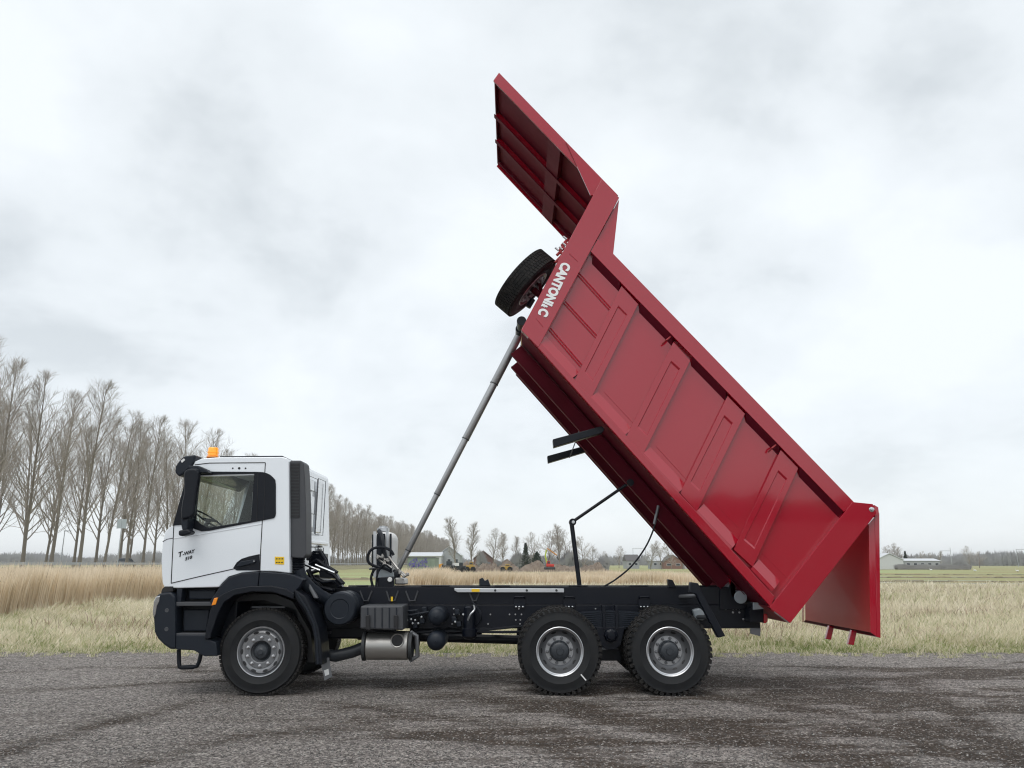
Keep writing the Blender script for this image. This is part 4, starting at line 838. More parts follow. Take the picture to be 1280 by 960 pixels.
# ---------------------------------------------------------------- hydraulic ram, cradle, oil tank
cradle = MB().ppx([(470, 733), (470, 724), (473, 716), (478, 709.5), (484, 708), (492, 716), (493, 733)], 11.1, 11.1, 11.14).ppx([(470, 733), (470, 724), (478, 709.5), (484, 708), (492, 716), (493, 733)], 11.56, 11.56, 11.60).build('ram_cradle', 'light_grey_paint', truck, .006)
MB().ppx([(471.5, 734), (471.5, 722), (483, 721), (492, 720.5), (492, 734)], 11.02, 11.02, 11.09).build('bearing_block', 'chassis_black', cradle, .01); MB().lathe(P(487.6, 724.5, 11.02), (0, -1, 0), [(.032, 0), (.032, .03), (.026, .035), (0, .035)], 20).build('pin', 'white_plastic', cradle)
MB().ppx([(493, 722), (505, 723), (506, 731), (493, 731)], 11.1, thick=.4).build('valve_body', 'steel_brushed', truck, .02)
st_px = [(491.5, 722), (497, 711.5), (507.5, 687.5), (545.5, 618.5), (582, 549.5), (617.5, 480.5), (648.5, 423)]
rds = [.036, .036, .042, .048, .055, .061]
A0 = P(492, 723, YC); A1 = P(650, 417, YC); L_ = (A1 - A0).length; dr = (A1 - A0).normalized()
def along(px, py):
    p = P(px, py, YC); return (p - A0).dot(dr)
ss = [along(*q_) for q_ in st_px]
ram = MB().lathe(A0, dr, [(0, 0), (.08, .0), (.08, .06), (.05, .12), (0, .12)], 20).build('ram_foot', 'chassis_black', truck)
for i in range(1, 6):
    a, b_ = ss[i], ss[i + 1]; r = rds[i]
    MB().lathe(A0, dr, [(0, a), (r * .9, a), (r * 1.0, a + .01), (r, b_ + .02), (0, b_ + .02)], 32).build('ram_stage', 'piston_grey', ram)
    MB().lathe(A0, dr, [(r, a + .002), (r + .004, a + .002), (r + .004, a + .014), (r, a + .014)], 32).build('seal_ring', 'dark_metal', ram)
ot = P(480, 708, 11.3); zt0, zt1 = P(480, 722, 11.3).z, P(480, 664.5, 11.3).z; xa, xb = P(464, 690, 11.3).x, P(495.5, 690, 11.3).x
tank = MB().box(xa, xb - .03, 11.3, 11.75, zt0, zt1).build('oil_tank', 'white_plastic', truck, .12); tank.modifiers['bevel'].segments = 6
q = MB(); 
for px in (468.5, 484): q.ppx([(px - 1.8, 664.2), (px + 1.8, 664.2), (px + 1.8, 722), (px - 1.8, 722)], 11.29, 11.285, 11.298)
q.build('tank_strap', 'alu', tank)
q = MB(); q.ppx([(471, 667), (481.5, 667), (481.5, 722), (471, 722)], 11.28, 11.27, 11.299).ppx([(465, 668), (466.5, 668), (466.5, 720), (465, 720)], 11.28, 11.27, 11.299).ppx([(487, 667), (489.5, 667), (489.5, 705), (487, 710)], 11.28, 11.27, 11.299); q.build('tank_shield', 'dark_plastic', tank, .006)
MB().lathe(P(479, 664.5, 11.5), (0, 0, 1), [(.09, 0), (.09, .05), (.06, .06), (.06, .08), (0, .085)], 20).build('filler_cap', 'alu', tank)
cable('hose', [P(a, b, y) for a, b, y in ((474, 664, 11.3), (477, 672, 11.15), (480, 690, 11.1), (484, 706, 11.1))], .035)
cable('hose', [P(a, b, 11.0) for a, b in ((492, 694), (488, 688), (478, 684), (466, 686), (460, 694), (461, 703), (470, 708), (482, 711), (490, 715))], .02)
cable('hose', [P(a, b, 11.05) for a, b in ((466, 733), (464, 722), (468, 712), (476, 706))], .018); cable('hose', [P(a, b, 10.98) for a, b in ((470, 735), (471, 722), (474, 712), (481, 706), (490, 712))], .014)
q = MB(); rd = random.Random(2)
for a, b in (((471, 694), (486, 702)), ((474, 700), (490, 710)), ((478, 693), (482, 706)), ((486, 696), (498, 712)), ((490, 705), (504, 720)), ((498, 712), (508, 720)), ((462, 711), (474, 710))): q.tube([P(*a, 11.08), P(*b, 11.0)], .016, 8)
for px, py in ((472, 697), (478, 696), (484, 700), (480, 706), (500, 716), (505, 720), (509, 718)): q.lathe(P(px, py, 11.02), (0, -1, 0), [(.026, -.06), (.026, .02), (.015, .03), (0, .03)], 6, False)
q.build('hydraulic_fittings', 'steel_brushed', truck)

# ---------------------------------------------------------------- tipping body
ew = Vector((math.cos(R(40.7)), 0, math.sin(R(40.7)))); O0 = P(652, 413, 10.2)
def S(px, py, off=0.0):                 # point on the outward-leaning side of the body
    Y = 10.2
    for _ in range(6):
        p = P(px, py, Y - off); wv = (p - O0).dot(ew); Y = 10.2 - .062 * max(-.2, wv)
    return P(px, py, Y - off)
def slab(m_, px, off, thick):
    a = [S(x, y, off) for x, y in px]; return m_.hull(a, [p + Vector((0, thick, 0)) for p in a])
FAR = 12.5
side_px = [(652, 413), (745, 236), (760, 300), (1067, 628), (1092, 634), (988, 779), (964, 761)]
b_ = MB(); slab(b_, [(652, 413), (752, 300 - 70), (768, 247), (766, 318), (1068, 629), (1088, 634), (986, 776), (965, 761)], 0, .05)
body = b_.build('tipping_body', 'red_paint', truck)
# far side sheet, mirrored about the centre line
a = [S(x, y) for x, y in [(652, 413), (752, 230), (768, 247), (766, 318), (1068, 629), (1088, 634), (986, 776), (965, 761)]]
MB().hull([Vector((p.x, 2 * YC - p.y, p.z)) for p in a], [Vector((p.x, 2 * YC - p.y - .05, p.z)) for p in a]).build('far_side', 'red_paint', body)
def across(m_, px, y0, y1): 
    q_ = [P(x, y, 10.2) for x, y in px]; return m_.prism([(p.x, p.z) for p in q_], y0, y1)
across(MB(), [(653, 412), (965, 760), (969, 757), (657, 409)], 10.255, 12.445).build('floor', 'red_paint_dull', body)
across(MB(), [(651.5, 411), (723, 277), (727, 280), (656, 413)], 10.255, 12.445).build('front_wall', 'red_paint', body)
NM = ('red_paint')
def part(px, off, thick, name, m=NM, bevel=.0035): return slab(MB(), px, off, thick).build(name, m, body, bevel)
part([(752, 224), (774, 247), (673, 434), (652, 413)], .10, .099, 'front_post')
part([(774, 249), (766.5, 318), (746, 300)], .055, .054, 'corner_gusset', bevel=.003)
part([(747, 299), (767, 317.5), (1068, 628), (1055, 640), (738.5, 314.5)], .095, .094, 'top_rail')
part([(1066, 627.5), (1091, 630), (1096, 641), (988, 779), (962, 759.5)], .11, .109, 'rear_post')
part([(652.5, 412.5), (654, 406.5), (672, 424), (968.5, 745.5), (963.5, 759)], .092, .091, 'bottom_rail', bevel=.008)
ribs = [[(777, 357), (798, 380), (738, 500), (717, 478)], [(842, 427), (863, 451), (804, 568), (782, 547)], [(909.5, 494.5), (931.5, 517), (871, 640), (850, 616.5)], [(976, 562), (998, 585), (941, 709), (917, 687)]]
emb = [[(773, 382), (784, 393), (741, 476), (731, 465)], [(839, 451), (850, 461), (808.5, 545), (797, 534)], [(905.5, 519), (916, 529), (875, 614.5), (863, 603)], [(973, 588), (984, 598.5), (943, 686), (930, 675)]]
for rp, ep in zip(ribs, emb):
    # lower end runs down behind the bottom rail, panel in the rib is pressed inwards
    hi = .060; lo = .046
    A_ = [S(x, y, hi) for x, y in rp]; B_ = [S(x, y, hi) for x, y in ep]; cen = sum(B_, Vector()) / 4
    C_ = [p.lerp(cen, .0) + Vector((0, hi - lo, 0)) for p in [b2 + (cen - b2).normalized() * .02 for b2 in B_]]; D_ = [S(x, y, .003) for x, y in rp]
    # side walls splay a little so the rib reads as pressed sheet
    m_ = MB(); m_.add(A_ + B_ + C_ + D_, [(i, (i + 1) % 4, 4 + (i + 1) % 4, 4 + i) for i in range(4)] + [(4 + i, 4 + (i + 1) % 4, 8 + (i + 1) % 4, 8 + i) for i in range(4)] + [(8, 9, 10, 11)] + [(i, 12 + i, 12 + (i + 1) % 4, (i + 1) % 4) for i in range(4)] + [(15, 14, 13, 12)])
    m_.build('side_rib', 'red_paint', body, .005)
# sloping ledge on the bottom rail between the ribs
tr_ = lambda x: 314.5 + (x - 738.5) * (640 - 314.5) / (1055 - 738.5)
for xa_, xb_ in ((741, 775), (800, 840.5), (865, 907.5), (933, 974), (999.5, 1053)):  # wedges under the top rail, in darker red to stand in for its shade
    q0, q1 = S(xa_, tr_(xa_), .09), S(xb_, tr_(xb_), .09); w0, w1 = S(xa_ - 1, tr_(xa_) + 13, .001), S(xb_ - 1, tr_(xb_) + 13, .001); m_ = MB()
    m_.hull([q0, w0, Vector((w0.x, w0.y + .03, w0.z)) + ew * .09], [q1, w1, Vector((w1.x, w1.y + .03, w1.z)) + ew * .09]); m_.build('rail_underside_shade', 'red_paint_dull', body)
lines = [((673, 424), (716, 470)), ((738.5, 494), (782, 541)), ((804.5, 564), (850, 612)), ((872, 636), (916, 682)), ((941.5, 706), (968, 734))]
for (a0, a1), (b0, b1) in lines:
    # front edge follows the rail's upper edge, back edge meets the sheet a little higher
    def rail(x, o): return S(x, 421.5 + (x - 673) * (742 - 421.5) / (970 - 673), o)
    f0, f1 = S(a0, a1 + 2, .088), S(b0, b1 + 2, .088); s0, s1 = f0 + ew * .15 , f1 + ew * .15; s0.y += .086; s1.y += .086
    r0, r1 = f0 - ew * .05, f1 - ew * .05; m_ = MB(); m_.hull([r0, f0, s0], [r1, f1, s1]); m_.build('ledge', 'red_paint', body)
for p0, p1 in (((724, 342), (764.5, 386.5)), ((706.5, 377), (746.5, 420.5)), ((688, 410.5), (727.5, 456.5))):
    for o_ in (0, 3.2):
        a, b_ = S(p0[0] - o_ * .6, p0[1] + o_ * .7, .0), S(p1[0] - o_ * .6, p1[1] + o_ * .7, .0); m_ = MB(); m_.tube([a, b_], .011, 6); m_.build('crease', 'red_paint', body)
for p0, p1 in (((755, 490), (795, 533)), ((820, 558), (862, 604)), ((893, 629), (923, 660)), ((953, 692), (985, 724))): MB().tube([S(*p0), S(*p1)], .0035, 5).build('weld_seam', 'red_paint', body)
for px, py in ((834, 425), (966, 560)): MB().tube([S(px - 6, py + 5, .05), S(px - 1, py + 0, .12), S(px + 4, py - 4, .06)], .012, 6).build('tarp_hook', 'red_primer', body)
for p0, p1 in (((711.5, 317), (722, 327)), ((670, 398), (679, 409))): MB().tube([S(*p0, .101), S(*p1, .101)], .004, 5).build('weld_seam', 'red_paint', body)
# lettering on the front post, reading downwards
def text(s, name, m, parent, o0, xdir, ydir, size, sx=1, bold=.02, shear=0, depth=.004):
    cu = bpy.data.curves.new('t', 'FONT'); cu.body = s; cu.size = size; cu.extrude = depth / 2; cu.offset = bold; cu.shear = shear; cu.resolution_u = 4
    to = bpy.data.objects.new('t', cu); col.objects.link(to); dg = bpy.context.evaluated_depsgraph_get(); dg.update(); me = bpy.data.meshes.new_from_object(to.evaluated_get(dg)); bpy.data.objects.remove(to)
    xd = Vector(xdir).normalized(); zd = xd.cross(Vector(ydir)).normalized(); yd = zd.cross(xd); pw = Vector(parent['_w'])
    for v_ in me.vertices: v_.co = Vector(o0) + xd * v_.co.x * sx + yd * v_.co.y + zd * v_.co.z - pw
    me.name = name; me.materials.clear(); me.materials.append(MATS[m]); o = bpy.data.objects.new(name, me); col.objects.link(o); o.parent = parent; return o
ta, tb_ = S(703.5, 327, .106), S(672.5, 392.5, .106); xd = tb_ - ta; up_ = S(716, 332, .106) - S(704, 327, .106)
LT = [('CANTONI', 0, .79, .155), ('&', .80, .06, .09), ('C', .875, .125, .155)]
def wtext(s, t0, wf, size):
    o = text(s, 'lettering', 'letter_white', body, ta + xd * t0, xd, up_, size * 1.15, 1, .010)
    d = xd.normalized(); cs = [(v_.co + Vector(body['_w']) - (ta + xd * t0)).dot(d) for v_ in o.data.vertices]; lo, hi = min(cs), max(cs); k = wf * xd.length / (hi - lo)
    for v_, c_ in zip(o.data.vertices, cs): v_.co += d * ((c_ - lo) * k - c_)
for s, t0, wf, sz in LT: wtext(s, t0, wf, sz)
# cab guard reaching forward over the cab when lowered
c0, c1 = P(773.5, 247, 10.1), P(624, 93, 10.1); cdv = (c1 - c0).normalized(); nrm = Vector((cdv.z, 0, -cdv.x));  nrm = nrm if nrm.x < 0 else -nrm      # nrm points to the visible underside
def cg(s, d, y): return Vector((c0.x, y, c0.z)) + cdv * s + nrm * d
CL = (c1 - c0).length; FARC = 12.6
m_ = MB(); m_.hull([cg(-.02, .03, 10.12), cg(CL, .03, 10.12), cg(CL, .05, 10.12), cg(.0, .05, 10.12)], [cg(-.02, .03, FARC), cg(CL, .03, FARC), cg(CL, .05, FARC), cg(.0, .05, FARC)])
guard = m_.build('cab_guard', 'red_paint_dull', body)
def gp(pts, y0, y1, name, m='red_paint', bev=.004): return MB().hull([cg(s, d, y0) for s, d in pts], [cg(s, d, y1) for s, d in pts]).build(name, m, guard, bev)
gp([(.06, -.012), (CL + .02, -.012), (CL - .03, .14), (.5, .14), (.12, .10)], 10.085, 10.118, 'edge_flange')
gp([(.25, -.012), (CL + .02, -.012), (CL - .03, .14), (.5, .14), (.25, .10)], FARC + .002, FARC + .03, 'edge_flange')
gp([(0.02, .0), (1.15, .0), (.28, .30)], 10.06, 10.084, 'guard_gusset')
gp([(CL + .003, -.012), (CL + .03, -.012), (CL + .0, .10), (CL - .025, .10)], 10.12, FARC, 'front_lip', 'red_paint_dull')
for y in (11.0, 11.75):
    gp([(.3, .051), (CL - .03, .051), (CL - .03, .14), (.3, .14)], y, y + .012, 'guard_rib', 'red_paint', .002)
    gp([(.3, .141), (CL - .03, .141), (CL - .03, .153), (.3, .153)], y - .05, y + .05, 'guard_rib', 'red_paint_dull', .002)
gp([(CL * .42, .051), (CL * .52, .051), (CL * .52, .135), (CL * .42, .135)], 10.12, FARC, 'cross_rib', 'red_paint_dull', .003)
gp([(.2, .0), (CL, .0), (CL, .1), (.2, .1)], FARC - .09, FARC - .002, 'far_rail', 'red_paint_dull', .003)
# front wall continues up to the guard
MB().hull([S(723, 279, 0) + Vector((.02, .06, 0)), S(768, 247, 0) + Vector((-.01, .06, 0)), S(748, 226) + Vector((0, .06, 0))], [Vector((p.x, 12.44, p.z)) for p in (S(723, 279), S(768, 247), S(748, 226))]).build('upper_front_wall', 'red_paint_dull', body)
# undercarriage of the body: long beams and cross bearers
eu = (S(965, 760) - S(652, 413)); eu = Vector((eu.x, 0, eu.z)).normalized(); ewn = Vector((-eu.z, 0, eu.x)); base = P(653, 413, 10.2)
def ub(s, d, y): return Vector((base.x, y, base.z)) + eu * s - ewn * d
BL = (P(965, 760, 10.2) - base).length
def under(s0, s1, d0, d1, y0, y1, name, m='red_paint_dull', bev=.003): 
    L = [(s0, d0), (s1, d0), (s1, d1), (s0, d1)]; return MB().hull([ub(a, b, y0) for a, b in L], [ub(a, b, y1) for a, b in L]).build(name, m, body, bev)
for y in (10.93, 11.70):
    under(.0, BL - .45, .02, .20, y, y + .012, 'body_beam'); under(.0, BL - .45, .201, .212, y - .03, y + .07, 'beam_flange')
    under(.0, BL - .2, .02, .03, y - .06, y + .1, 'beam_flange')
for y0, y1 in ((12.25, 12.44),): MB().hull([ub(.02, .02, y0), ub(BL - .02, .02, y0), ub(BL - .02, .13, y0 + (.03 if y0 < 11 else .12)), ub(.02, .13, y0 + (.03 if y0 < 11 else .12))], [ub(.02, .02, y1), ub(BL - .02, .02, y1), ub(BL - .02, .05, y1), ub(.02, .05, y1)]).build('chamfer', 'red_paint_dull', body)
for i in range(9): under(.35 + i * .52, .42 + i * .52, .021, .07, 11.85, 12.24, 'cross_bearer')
MB().hull([P(907, 700, 10.9), P(918, 700, 10.9), P(919, 746, 10.9), P(915, 746, 10.9)], [P(907, 700, 10.9) + Vector((0, .05, 0)), P(918, 700, 10.9) + Vector((0, .05, 0)), P(919, 746, 10.9) + Vector((0, .05, 0)), P(915, 746, 10.9) + Vector((0, .05, 0))]).build('hinge_bracket', 'red_paint', body)
MB().ppx([(901, 736), (903, 732), (915, 722), (917, 722), (917, 736)], 10.98, thick=.04).build('hinge_lug', 'light_grey_paint', body, .004)
MB().ppx([(962, 760), (988, 779), (986, 775), (958, 757)], 10.3, 10.3, 12.4).build('rear_sill', 'red_primer', body)
# black deflector blades, prop rods, cable
for (y, dx) in ((10.30, 0), (11.95, 0)):
    q_ = [P(x, yy, 10.30) for x, yy in ((691, 549), (752, 532.5), (756, 536.5), (753, 541), (692, 559))]
    MB().prism([(p.x, p.z) for p in q_], y, y + .14).build('deflector_blade', 'black_plastic', body, .008)
MB().tube([P(731, 507, 10.9), P(722, 545, 11.3), P(712, 572, 11.9)], .008, 6).build('stay_wire', 'rim_grey', body)
MB().tube([P(790, 601, 11), P(716, 652, 11)], .022, 10).tube([P(714.5, 654, 11), P(724.5, 733, 11)], .032, 10).lathe(P(716, 652.5, 10.95), (0, 1, 0), [(0, 0), (.05, 0), (.05, .1), (0, .1)], 16).build('body_prop', 'chassis_black', truck)
MB().lathe(P(716.5, 652.5, 10.94), (0, -1, 0), [(.022, 0), (.022, .015), (0, .016)], 10).build('prop_pin', 'alu', truck)
MB().lathe(P(788, 603, 10.9), (0, 1, 0), [(0, 0), (.05, 0), (.05, .12), (0, .12)], 14).build('prop_bracket', 'chassis_black', truck)
cable('hose', [P(a, b, y) for a, b, y in ((823, 632, 10.93), (819, 655, 11), (808, 682, 11), (790, 707, 11), (770, 724, 11), (755, 733, 11))], .012)
MB().tube([P(823, 632, 10.9), P(818, 655, 10.9)], .022, 8).build('sleeve', 'rim_grey', body)
# ---------------------------------------------------------------- tailgate, hanging from its top hinges
tg0 = [P(1090, 633, 10.1), P(1098, 640, 10.1), P(1100, 797.5, 10.1), P(1088.5, 793.5, 10.1), P(1086.5, 655, 10.1)]
tgm = MB(); xo1, zo1 = tg0[1].x, tg0[1].z; xo2, zo2 = tg0[2].x, tg0[2].z
tgm.hull([Vector((p.x, 10.08, p.z)) for p in (P(1092.5, 645, 10.1), P(1098.5, 641, 10.1), P(1100, 797.5, 10.1), P(1095, 796, 10.1))], [Vector((p.x, 12.62, p.z)) for p in (P(1092.5, 645, 10.1), P(1098.5, 641, 10.1), P(1100, 797.5, 10.1), P(1095, 796, 10.1))])
tail = tgm.build('tailgate', 'red_paint', body, .006)
tag(tail, 'red tailgate hanging open from the raised body')
pl = [(1086.5, 650), (1087, 652), (1089, 793.5), (1088.5, 793.8)]
ix0, ix1 = P(1086, 655, 10.1), P(1088.6, 793.6, 10.1); oxt, oxb = P(1093, 646, 10.1), P(1096, 796, 10.1)
# tapered pan: wide at the outer sheet, narrower at the inner face
o4 = [Vector((oxt.x, 10.085, oxt.z)), Vector((oxt.x, 12.6, oxt.z)), Vector((oxb.x, 12.6, oxb.z)), Vector((oxb.x, 10.085, oxb.z))]
i4 = [Vector((ix0.x, 10.10, ix0.z)), Vector((ix0.x, 12.3, ix0.z)), Vector((ix1.x, 12.3, ix1.z + .03)), Vector((ix1.x, 10.10, ix1.z + .03))]
MB().hull(o4, i4).build('tailgate_pan', 'red_paint', tail, .003) if False else None
MB().add(o4 + i4, [(2, 3, 7, 6)]).build('edge_frame', 'red_paint_dull', body)
m_ = MB(); m_.add(o4 + i4, [(0, 1, 5, 4), (1, 2, 6, 5), (3, 0, 4, 7)]); body_pan = m_.build('edge_frame', 'red_paint', body)
ins = [Vector((p.x - .002, y, z)) for p, y, z in ((i4[0], 10.10, i4[0].z), (i4[1], 12.3, i4[1].z), (i4[2], 12.3, i4[2].z), (i4[3], 10.10, i4[3].z))]
m_ = MB(); m_.hull(ins, [p + Vector((.02, 0, 0)) for p in ins]); m_.build('inner_sheet', 'red_inner', body)
for y in (10.62, 11.36):
    p0, p1 = P(1091, 792, 10.1), P(1087, 812, 10.1)
    MB().hull([(p0.x - .04, y, p0.z), (p0.x + .03, y, p0.z - .01), (p1.x + .03, y, p1.z + .0), (p1.x - .045, y, p1.z + .01)], [(p0.x - .04, y + .06, p0.z), (p0.x + .03, y + .06, p0.z - .01), (p1.x + .03, y + .06, p1.z), (p1.x - .045, y + .06, p1.z + .01)]).build('lock_tongue', 'red_paint', body, .005)
MB().lathe(P(1090, 636.5, 9.98), (0, -1, 0), [(.038, -.06), (.038, 0), (.022, .004), (.022, .02), (0, .021)], 16).build('hinge_pin', 'chrome', body); MB().ppx([(1093, 631), (1098, 634), (1099, 642), (1094, 646)], 10.02, thick=.05).build('hinge_ear', 'red_paint', body, .006)
# ---------------------------------------------------------------- spare wheel on the front wall
sw = copy_tree(WF, parent=truck); sw.name = 'spare_wheel'
sc_ = P(657, 354, 10.72); wd = Vector((math.cos(R(48)), 0, math.sin(R(48)))); nf = Vector((-wd.z, 0, wd.x))     # nf: out of the front wall
# wheel's own outer face is -Y; turn it to look out of the wall
rotm = Matrix((( wd.x, -nf.x, 0), (0, 0, -1), (wd.z, -nf.z, 0)))   # columns: images of local X, Y, Z
sw.location = sc_ - Vector((0, YC, 0)); sw.rotation_mode = 'QUATERNION'; sw.rotation_quaternion = rotm.to_quaternion()
cr_ = MB(); hubp = sc_ - nf * .05; wallp = sc_ - nf * .42
cr_.tube([hubp, wallp], .05, 10); cr_.tube([sc_ - nf * .12 + wd * .15, sc_ - nf * .45 - wd * .05], .025, 8); cr_.build('spare_carrier', 'red_paint_dull', body)
q = MB()
for px, py in ((703, 309), (700, 315), (706, 303), (698, 324)): p_ = P(px, py, 10.4); q.tube([p_, p_ + nf * -.10], .022, 8); q.tube([p_ - wd * .07, p_ + wd * .07], .022, 8)
q.build('winch_bracket', 'red_primer', body); q = MB()
for px, py in ((707, 298), (702, 311), (697, 312), (706, 306)): p_ = P(px, py, 10.38); q.tube([p_ - nf * .02, p_ + nf * .045], .015, 8)
q.build('winch_bolts', 'alu', body)
q = MB(); p_ = P(652, 401, 10.6); q.lathe(p_, (0, 1, 0), [(0, 0), (.07, 0), (.07, .3), (0, .3)], 14); q.tube([P(660, 384, 10.6), P(666, 374, 10.6)], .04, 8); q.build('ram_head_bracket', 'chassis_black', body)
MB().lathe(P(650, 415, YC), (0, 1, 0), [(0, -.18), (.07, -.18), (.07, .18), (0, .18)], 16).build('ram_pin', 'chassis_black', body)

# ---------------------------------------------------------------- cab
Yk = 10.14; YF = 12.40
side = [(202, 716), (201.5, 700), (203, 680), (206, 665), (211, 659), (217.5, 657), (235, 592), (243, 577), (252, 573), (274, 571.5), (353, 571), (359, 573), (361, 577), (362, 716.5), (343, 714.3), (324, 714), (302, 716), (286, 720.8), (276, 731), (274, 734), (206, 735.5), (203, 729)]
hole = [(247, 596), (320, 594), (315, 651.5), (260, 661), (243, 651)]
cab = MB().holed(side, [hole], Yk, Yk, Yk + .05).build('cab', 'white_paint', truck, .012)
MB().holed(side, [hole], Yk, YF - .05, YF).build('far_side', 'white_paint', cab, .012)
def strip(px, name, m, y0=Yk + .052, y1=YF - .052, th=.04, par=cab, bev=.004):
    """sheet that follows an outline across the cab's width"""
    o_ = [P(x, y, Yk) for x, y in px]; c_ = P(300, 650, Yk); m_ = MB()
    for p, q_ in zip(o_, o_[1:]):
        d = (q_ - p).normalized(); n_ = Vector((d.z, 0, -d.x)); n_ = n_ if n_.dot(c_ - p) > 0 else -n_
        m_.hull([Vector((v_.x, y0, v_.z)) for v_ in (p, q_, q_ + n_ * th, p + n_ * th)], [Vector((v_.x, y1, v_.z)) for v_ in (p, q_, q_ + n_ * th, p + n_ * th)])
    return m_.build(name, m, par)
strip([(203, 729), (201.5, 716), (201.5, 700), (203, 680), (206, 665), (211, 659), (217.5, 657)], 'front_panel', 'white_paint')
strip([(243, 577), (252, 573), (274, 571.5), (353, 571), (359, 573), (361, 577)], 'roof', 'white_paint')
strip([(361, 577), (362, 716.5)], 'rear_wall', 'white_paint')
strip([(218, 656.5), (235, 592), (242.5, 577.5)], 'windscreen', 'glass_cab', th=.01)
ins_ = MB(); zf = P(300, 700, Yk).z; ins_.box(P(206, 700, Yk).x, P(358, 700, Yk).x, Yk + .08, YF - .08, zf - .05, zf)
ins_.build('cab_floor', 'interior', cab)
mat('headliner', (.42, .43, .42), .8)
strip([(248, 580), (262, 577), (354, 576.5), (356, 590), (357, 712)], 'headliner', 'headliner', Yk + .06, YF - .06, .01)
MB().holed([(245, 578), (356, 576), (357, 712), (206, 712), (206, 668), (220, 657)], [hole], Yk, YF - .062, YF - .055).build('door_trim', 'interior', cab)
MB().holed([(245, 578), (356, 576), (357, 712), (206, 712), (206, 668), (220, 657)], [hole], Yk, Yk + .055, Yk + .062).build('door_trim', 'interior', cab)
# dashboard, steering wheel, seats wrapped in plastic
d_ = P(238, 668, Yk); MB().box(P(212, 668, Yk).x, P(245, 668, Yk).x, Yk + .1, YF - .1, zf, P(240, 655, Yk).z).build('dashboard', 'interior', cab, .05)
sc2 = P(262, 650, 10.7); q = MB(); axs = Vector((.55, 0, .83)).normalized(); u = Vector((0, 1, 0)); v2 = axs.cross(u)
ringp = [sc2 + (u * math.cos(a) + v2 * math.sin(a)) * .23 for a in np.linspace(0, 2 * math.pi, 33)]; q.tube(ringp, .012, 6); q.tube([sc2 - u * .22, sc2 + u * .22], .02, 6); q.tube([sc2, sc2 - axs * .4], .03, 8); q.build('steering_wheel', 'interior', cab)
for ys in (10.55, 11.55):
    x0 = P(296, 650, Yk).x; zb = P(290, 672, Yk).z
    s_ = MB().hull([(x0 - .42, ys, zb - .05), (x0 + .1, ys, zb - .08), (x0 + .1, ys, zb + .08), (x0 - .42, ys, zb + .1)], [(x0 - .42, ys + .5, zb - .05), (x0 + .1, ys + .5, zb - .08), (x0 + .1, ys + .5, zb + .08), (x0 - .42, ys + .5, zb + .1)]).hull([(x0, ys, zb + .08), (x0 + .14, ys, zb + .08), (x0 + .26, ys, zb + .72), (x0 + .15, ys, zb + .74)], [(x0, ys + .5, zb + .08), (x0 + .14, ys + .5, zb + .08), (x0 + .26, ys + .5, zb + .72), (x0 + .15, ys + .5, zb + .74)])
    s_.hull([(x0 + .17, ys + .12, zb + .76), (x0 + .26, ys + .12, zb + .75), (x0 + .27, ys + .12, zb + .95), (x0 + .19, ys + .12, zb + .95)], [(x0 + .17, ys + .38, zb + .76), (x0 + .26, ys + .38, zb + .75), (x0 + .27, ys + .38, zb + .95), (x0 + .19, ys + .38, zb + .95)])
    s_.build('seat', 'seat_cover', cab, .04)
# window frames (black) and glass
frame_o = [(216.5, 657), (234, 593.5), (240, 586), (249, 586), (262, 589.5), (319, 589.8), (329, 590.2), (334, 591.6), (338, 593.6), (341.8, 597), (344.3, 600), (345, 606), (345, 642), (344.5, 645), (342.5, 647.8), (330, 650.3), (290, 658), (262, 663.5), (252, 664.2), (243, 661), (237, 656.5), (228, 656)]
gh = [(251, 594), (318, 592.3), (314, 651), (260, 660), (251, 655), (245, 649)]
wf = MB().holed(frame_o, [gh], Yk, Yk - .012, Yk - .002).build('window_frame', 'black_plastic', cab, .003)
MB().holed(frame_o, [gh], Yk, YF + .002, YF + .012).build('window_frame', 'black_plastic', cab, .003)
for y in (Yk + .01, YF - .02): MB().ppx([(248.5, 593.5), (319.5, 592), (315, 651.5), (260, 661.5), (244, 650)], Yk, y, y + .006).build('side_window', 'glass_cab', cab)
MB().tube([P(322.5, 591, Yk - .013), P(321, 652, Yk - .013)], .004, 5).tube([P(331.5, 592, Yk - .013), P(329.5, 650, Yk - .013)], .003, 5).build('window_seam', 'ink', wf)
# door outline, crease, handle recess, badge
dm_ = MB(); L1 = [(331.7, 578.5), (328, 650), (325.8, 688), (325, 714)]; L2 = [(243.5, 581), (262, 578.8), (331.7, 578.3)]; L3 = [(217.3, 657), (215.8, 690), (214, 729)]; L4 = [(214, 729), (250, 720.5), (292.5, 711), (300, 710)]
for L in (L1, L2, L3, L4): dm_.tube([P(x, y, Yk) for x, y in L], .0065, 5)
dm_.tube([P(203.5, 677, Yk), P(209, 674, Yk), P(217, 672.5, Yk)], .005, 5)
dm_.build('door_gap', 'ink', cab)
MB().tube([P(218, 673, Yk + .004), P(245, 669, Yk + .004), P(290, 661.5, Yk + .004), P(327, 655, Yk + .004)], .010, 6).build('door_crease', 'white_paint', cab)
hd = MB().ppx([(291.5, 710), (296, 703), (302, 698.5), (311, 695.5), (324.6, 692.5), (324.8, 713), (296, 713)], Yk, Yk - .010, Yk + .02).build('door_handle', 'black_plastic', cab, .006)
MB().ppx([(296, 708), (301, 702), (318, 699), (320.5, 700.5), (318, 704), (300, 708.5)], Yk - .02, Yk - .035, Yk - .013).build('grip', 'dark_plastic', cab, .008); MB().lathe(P(317.5, 701.5, Yk - .036), (0, -1, 0), [(.010, 0), (.010, .003), (0, .003)], 10).build('lock', 'chrome', cab)
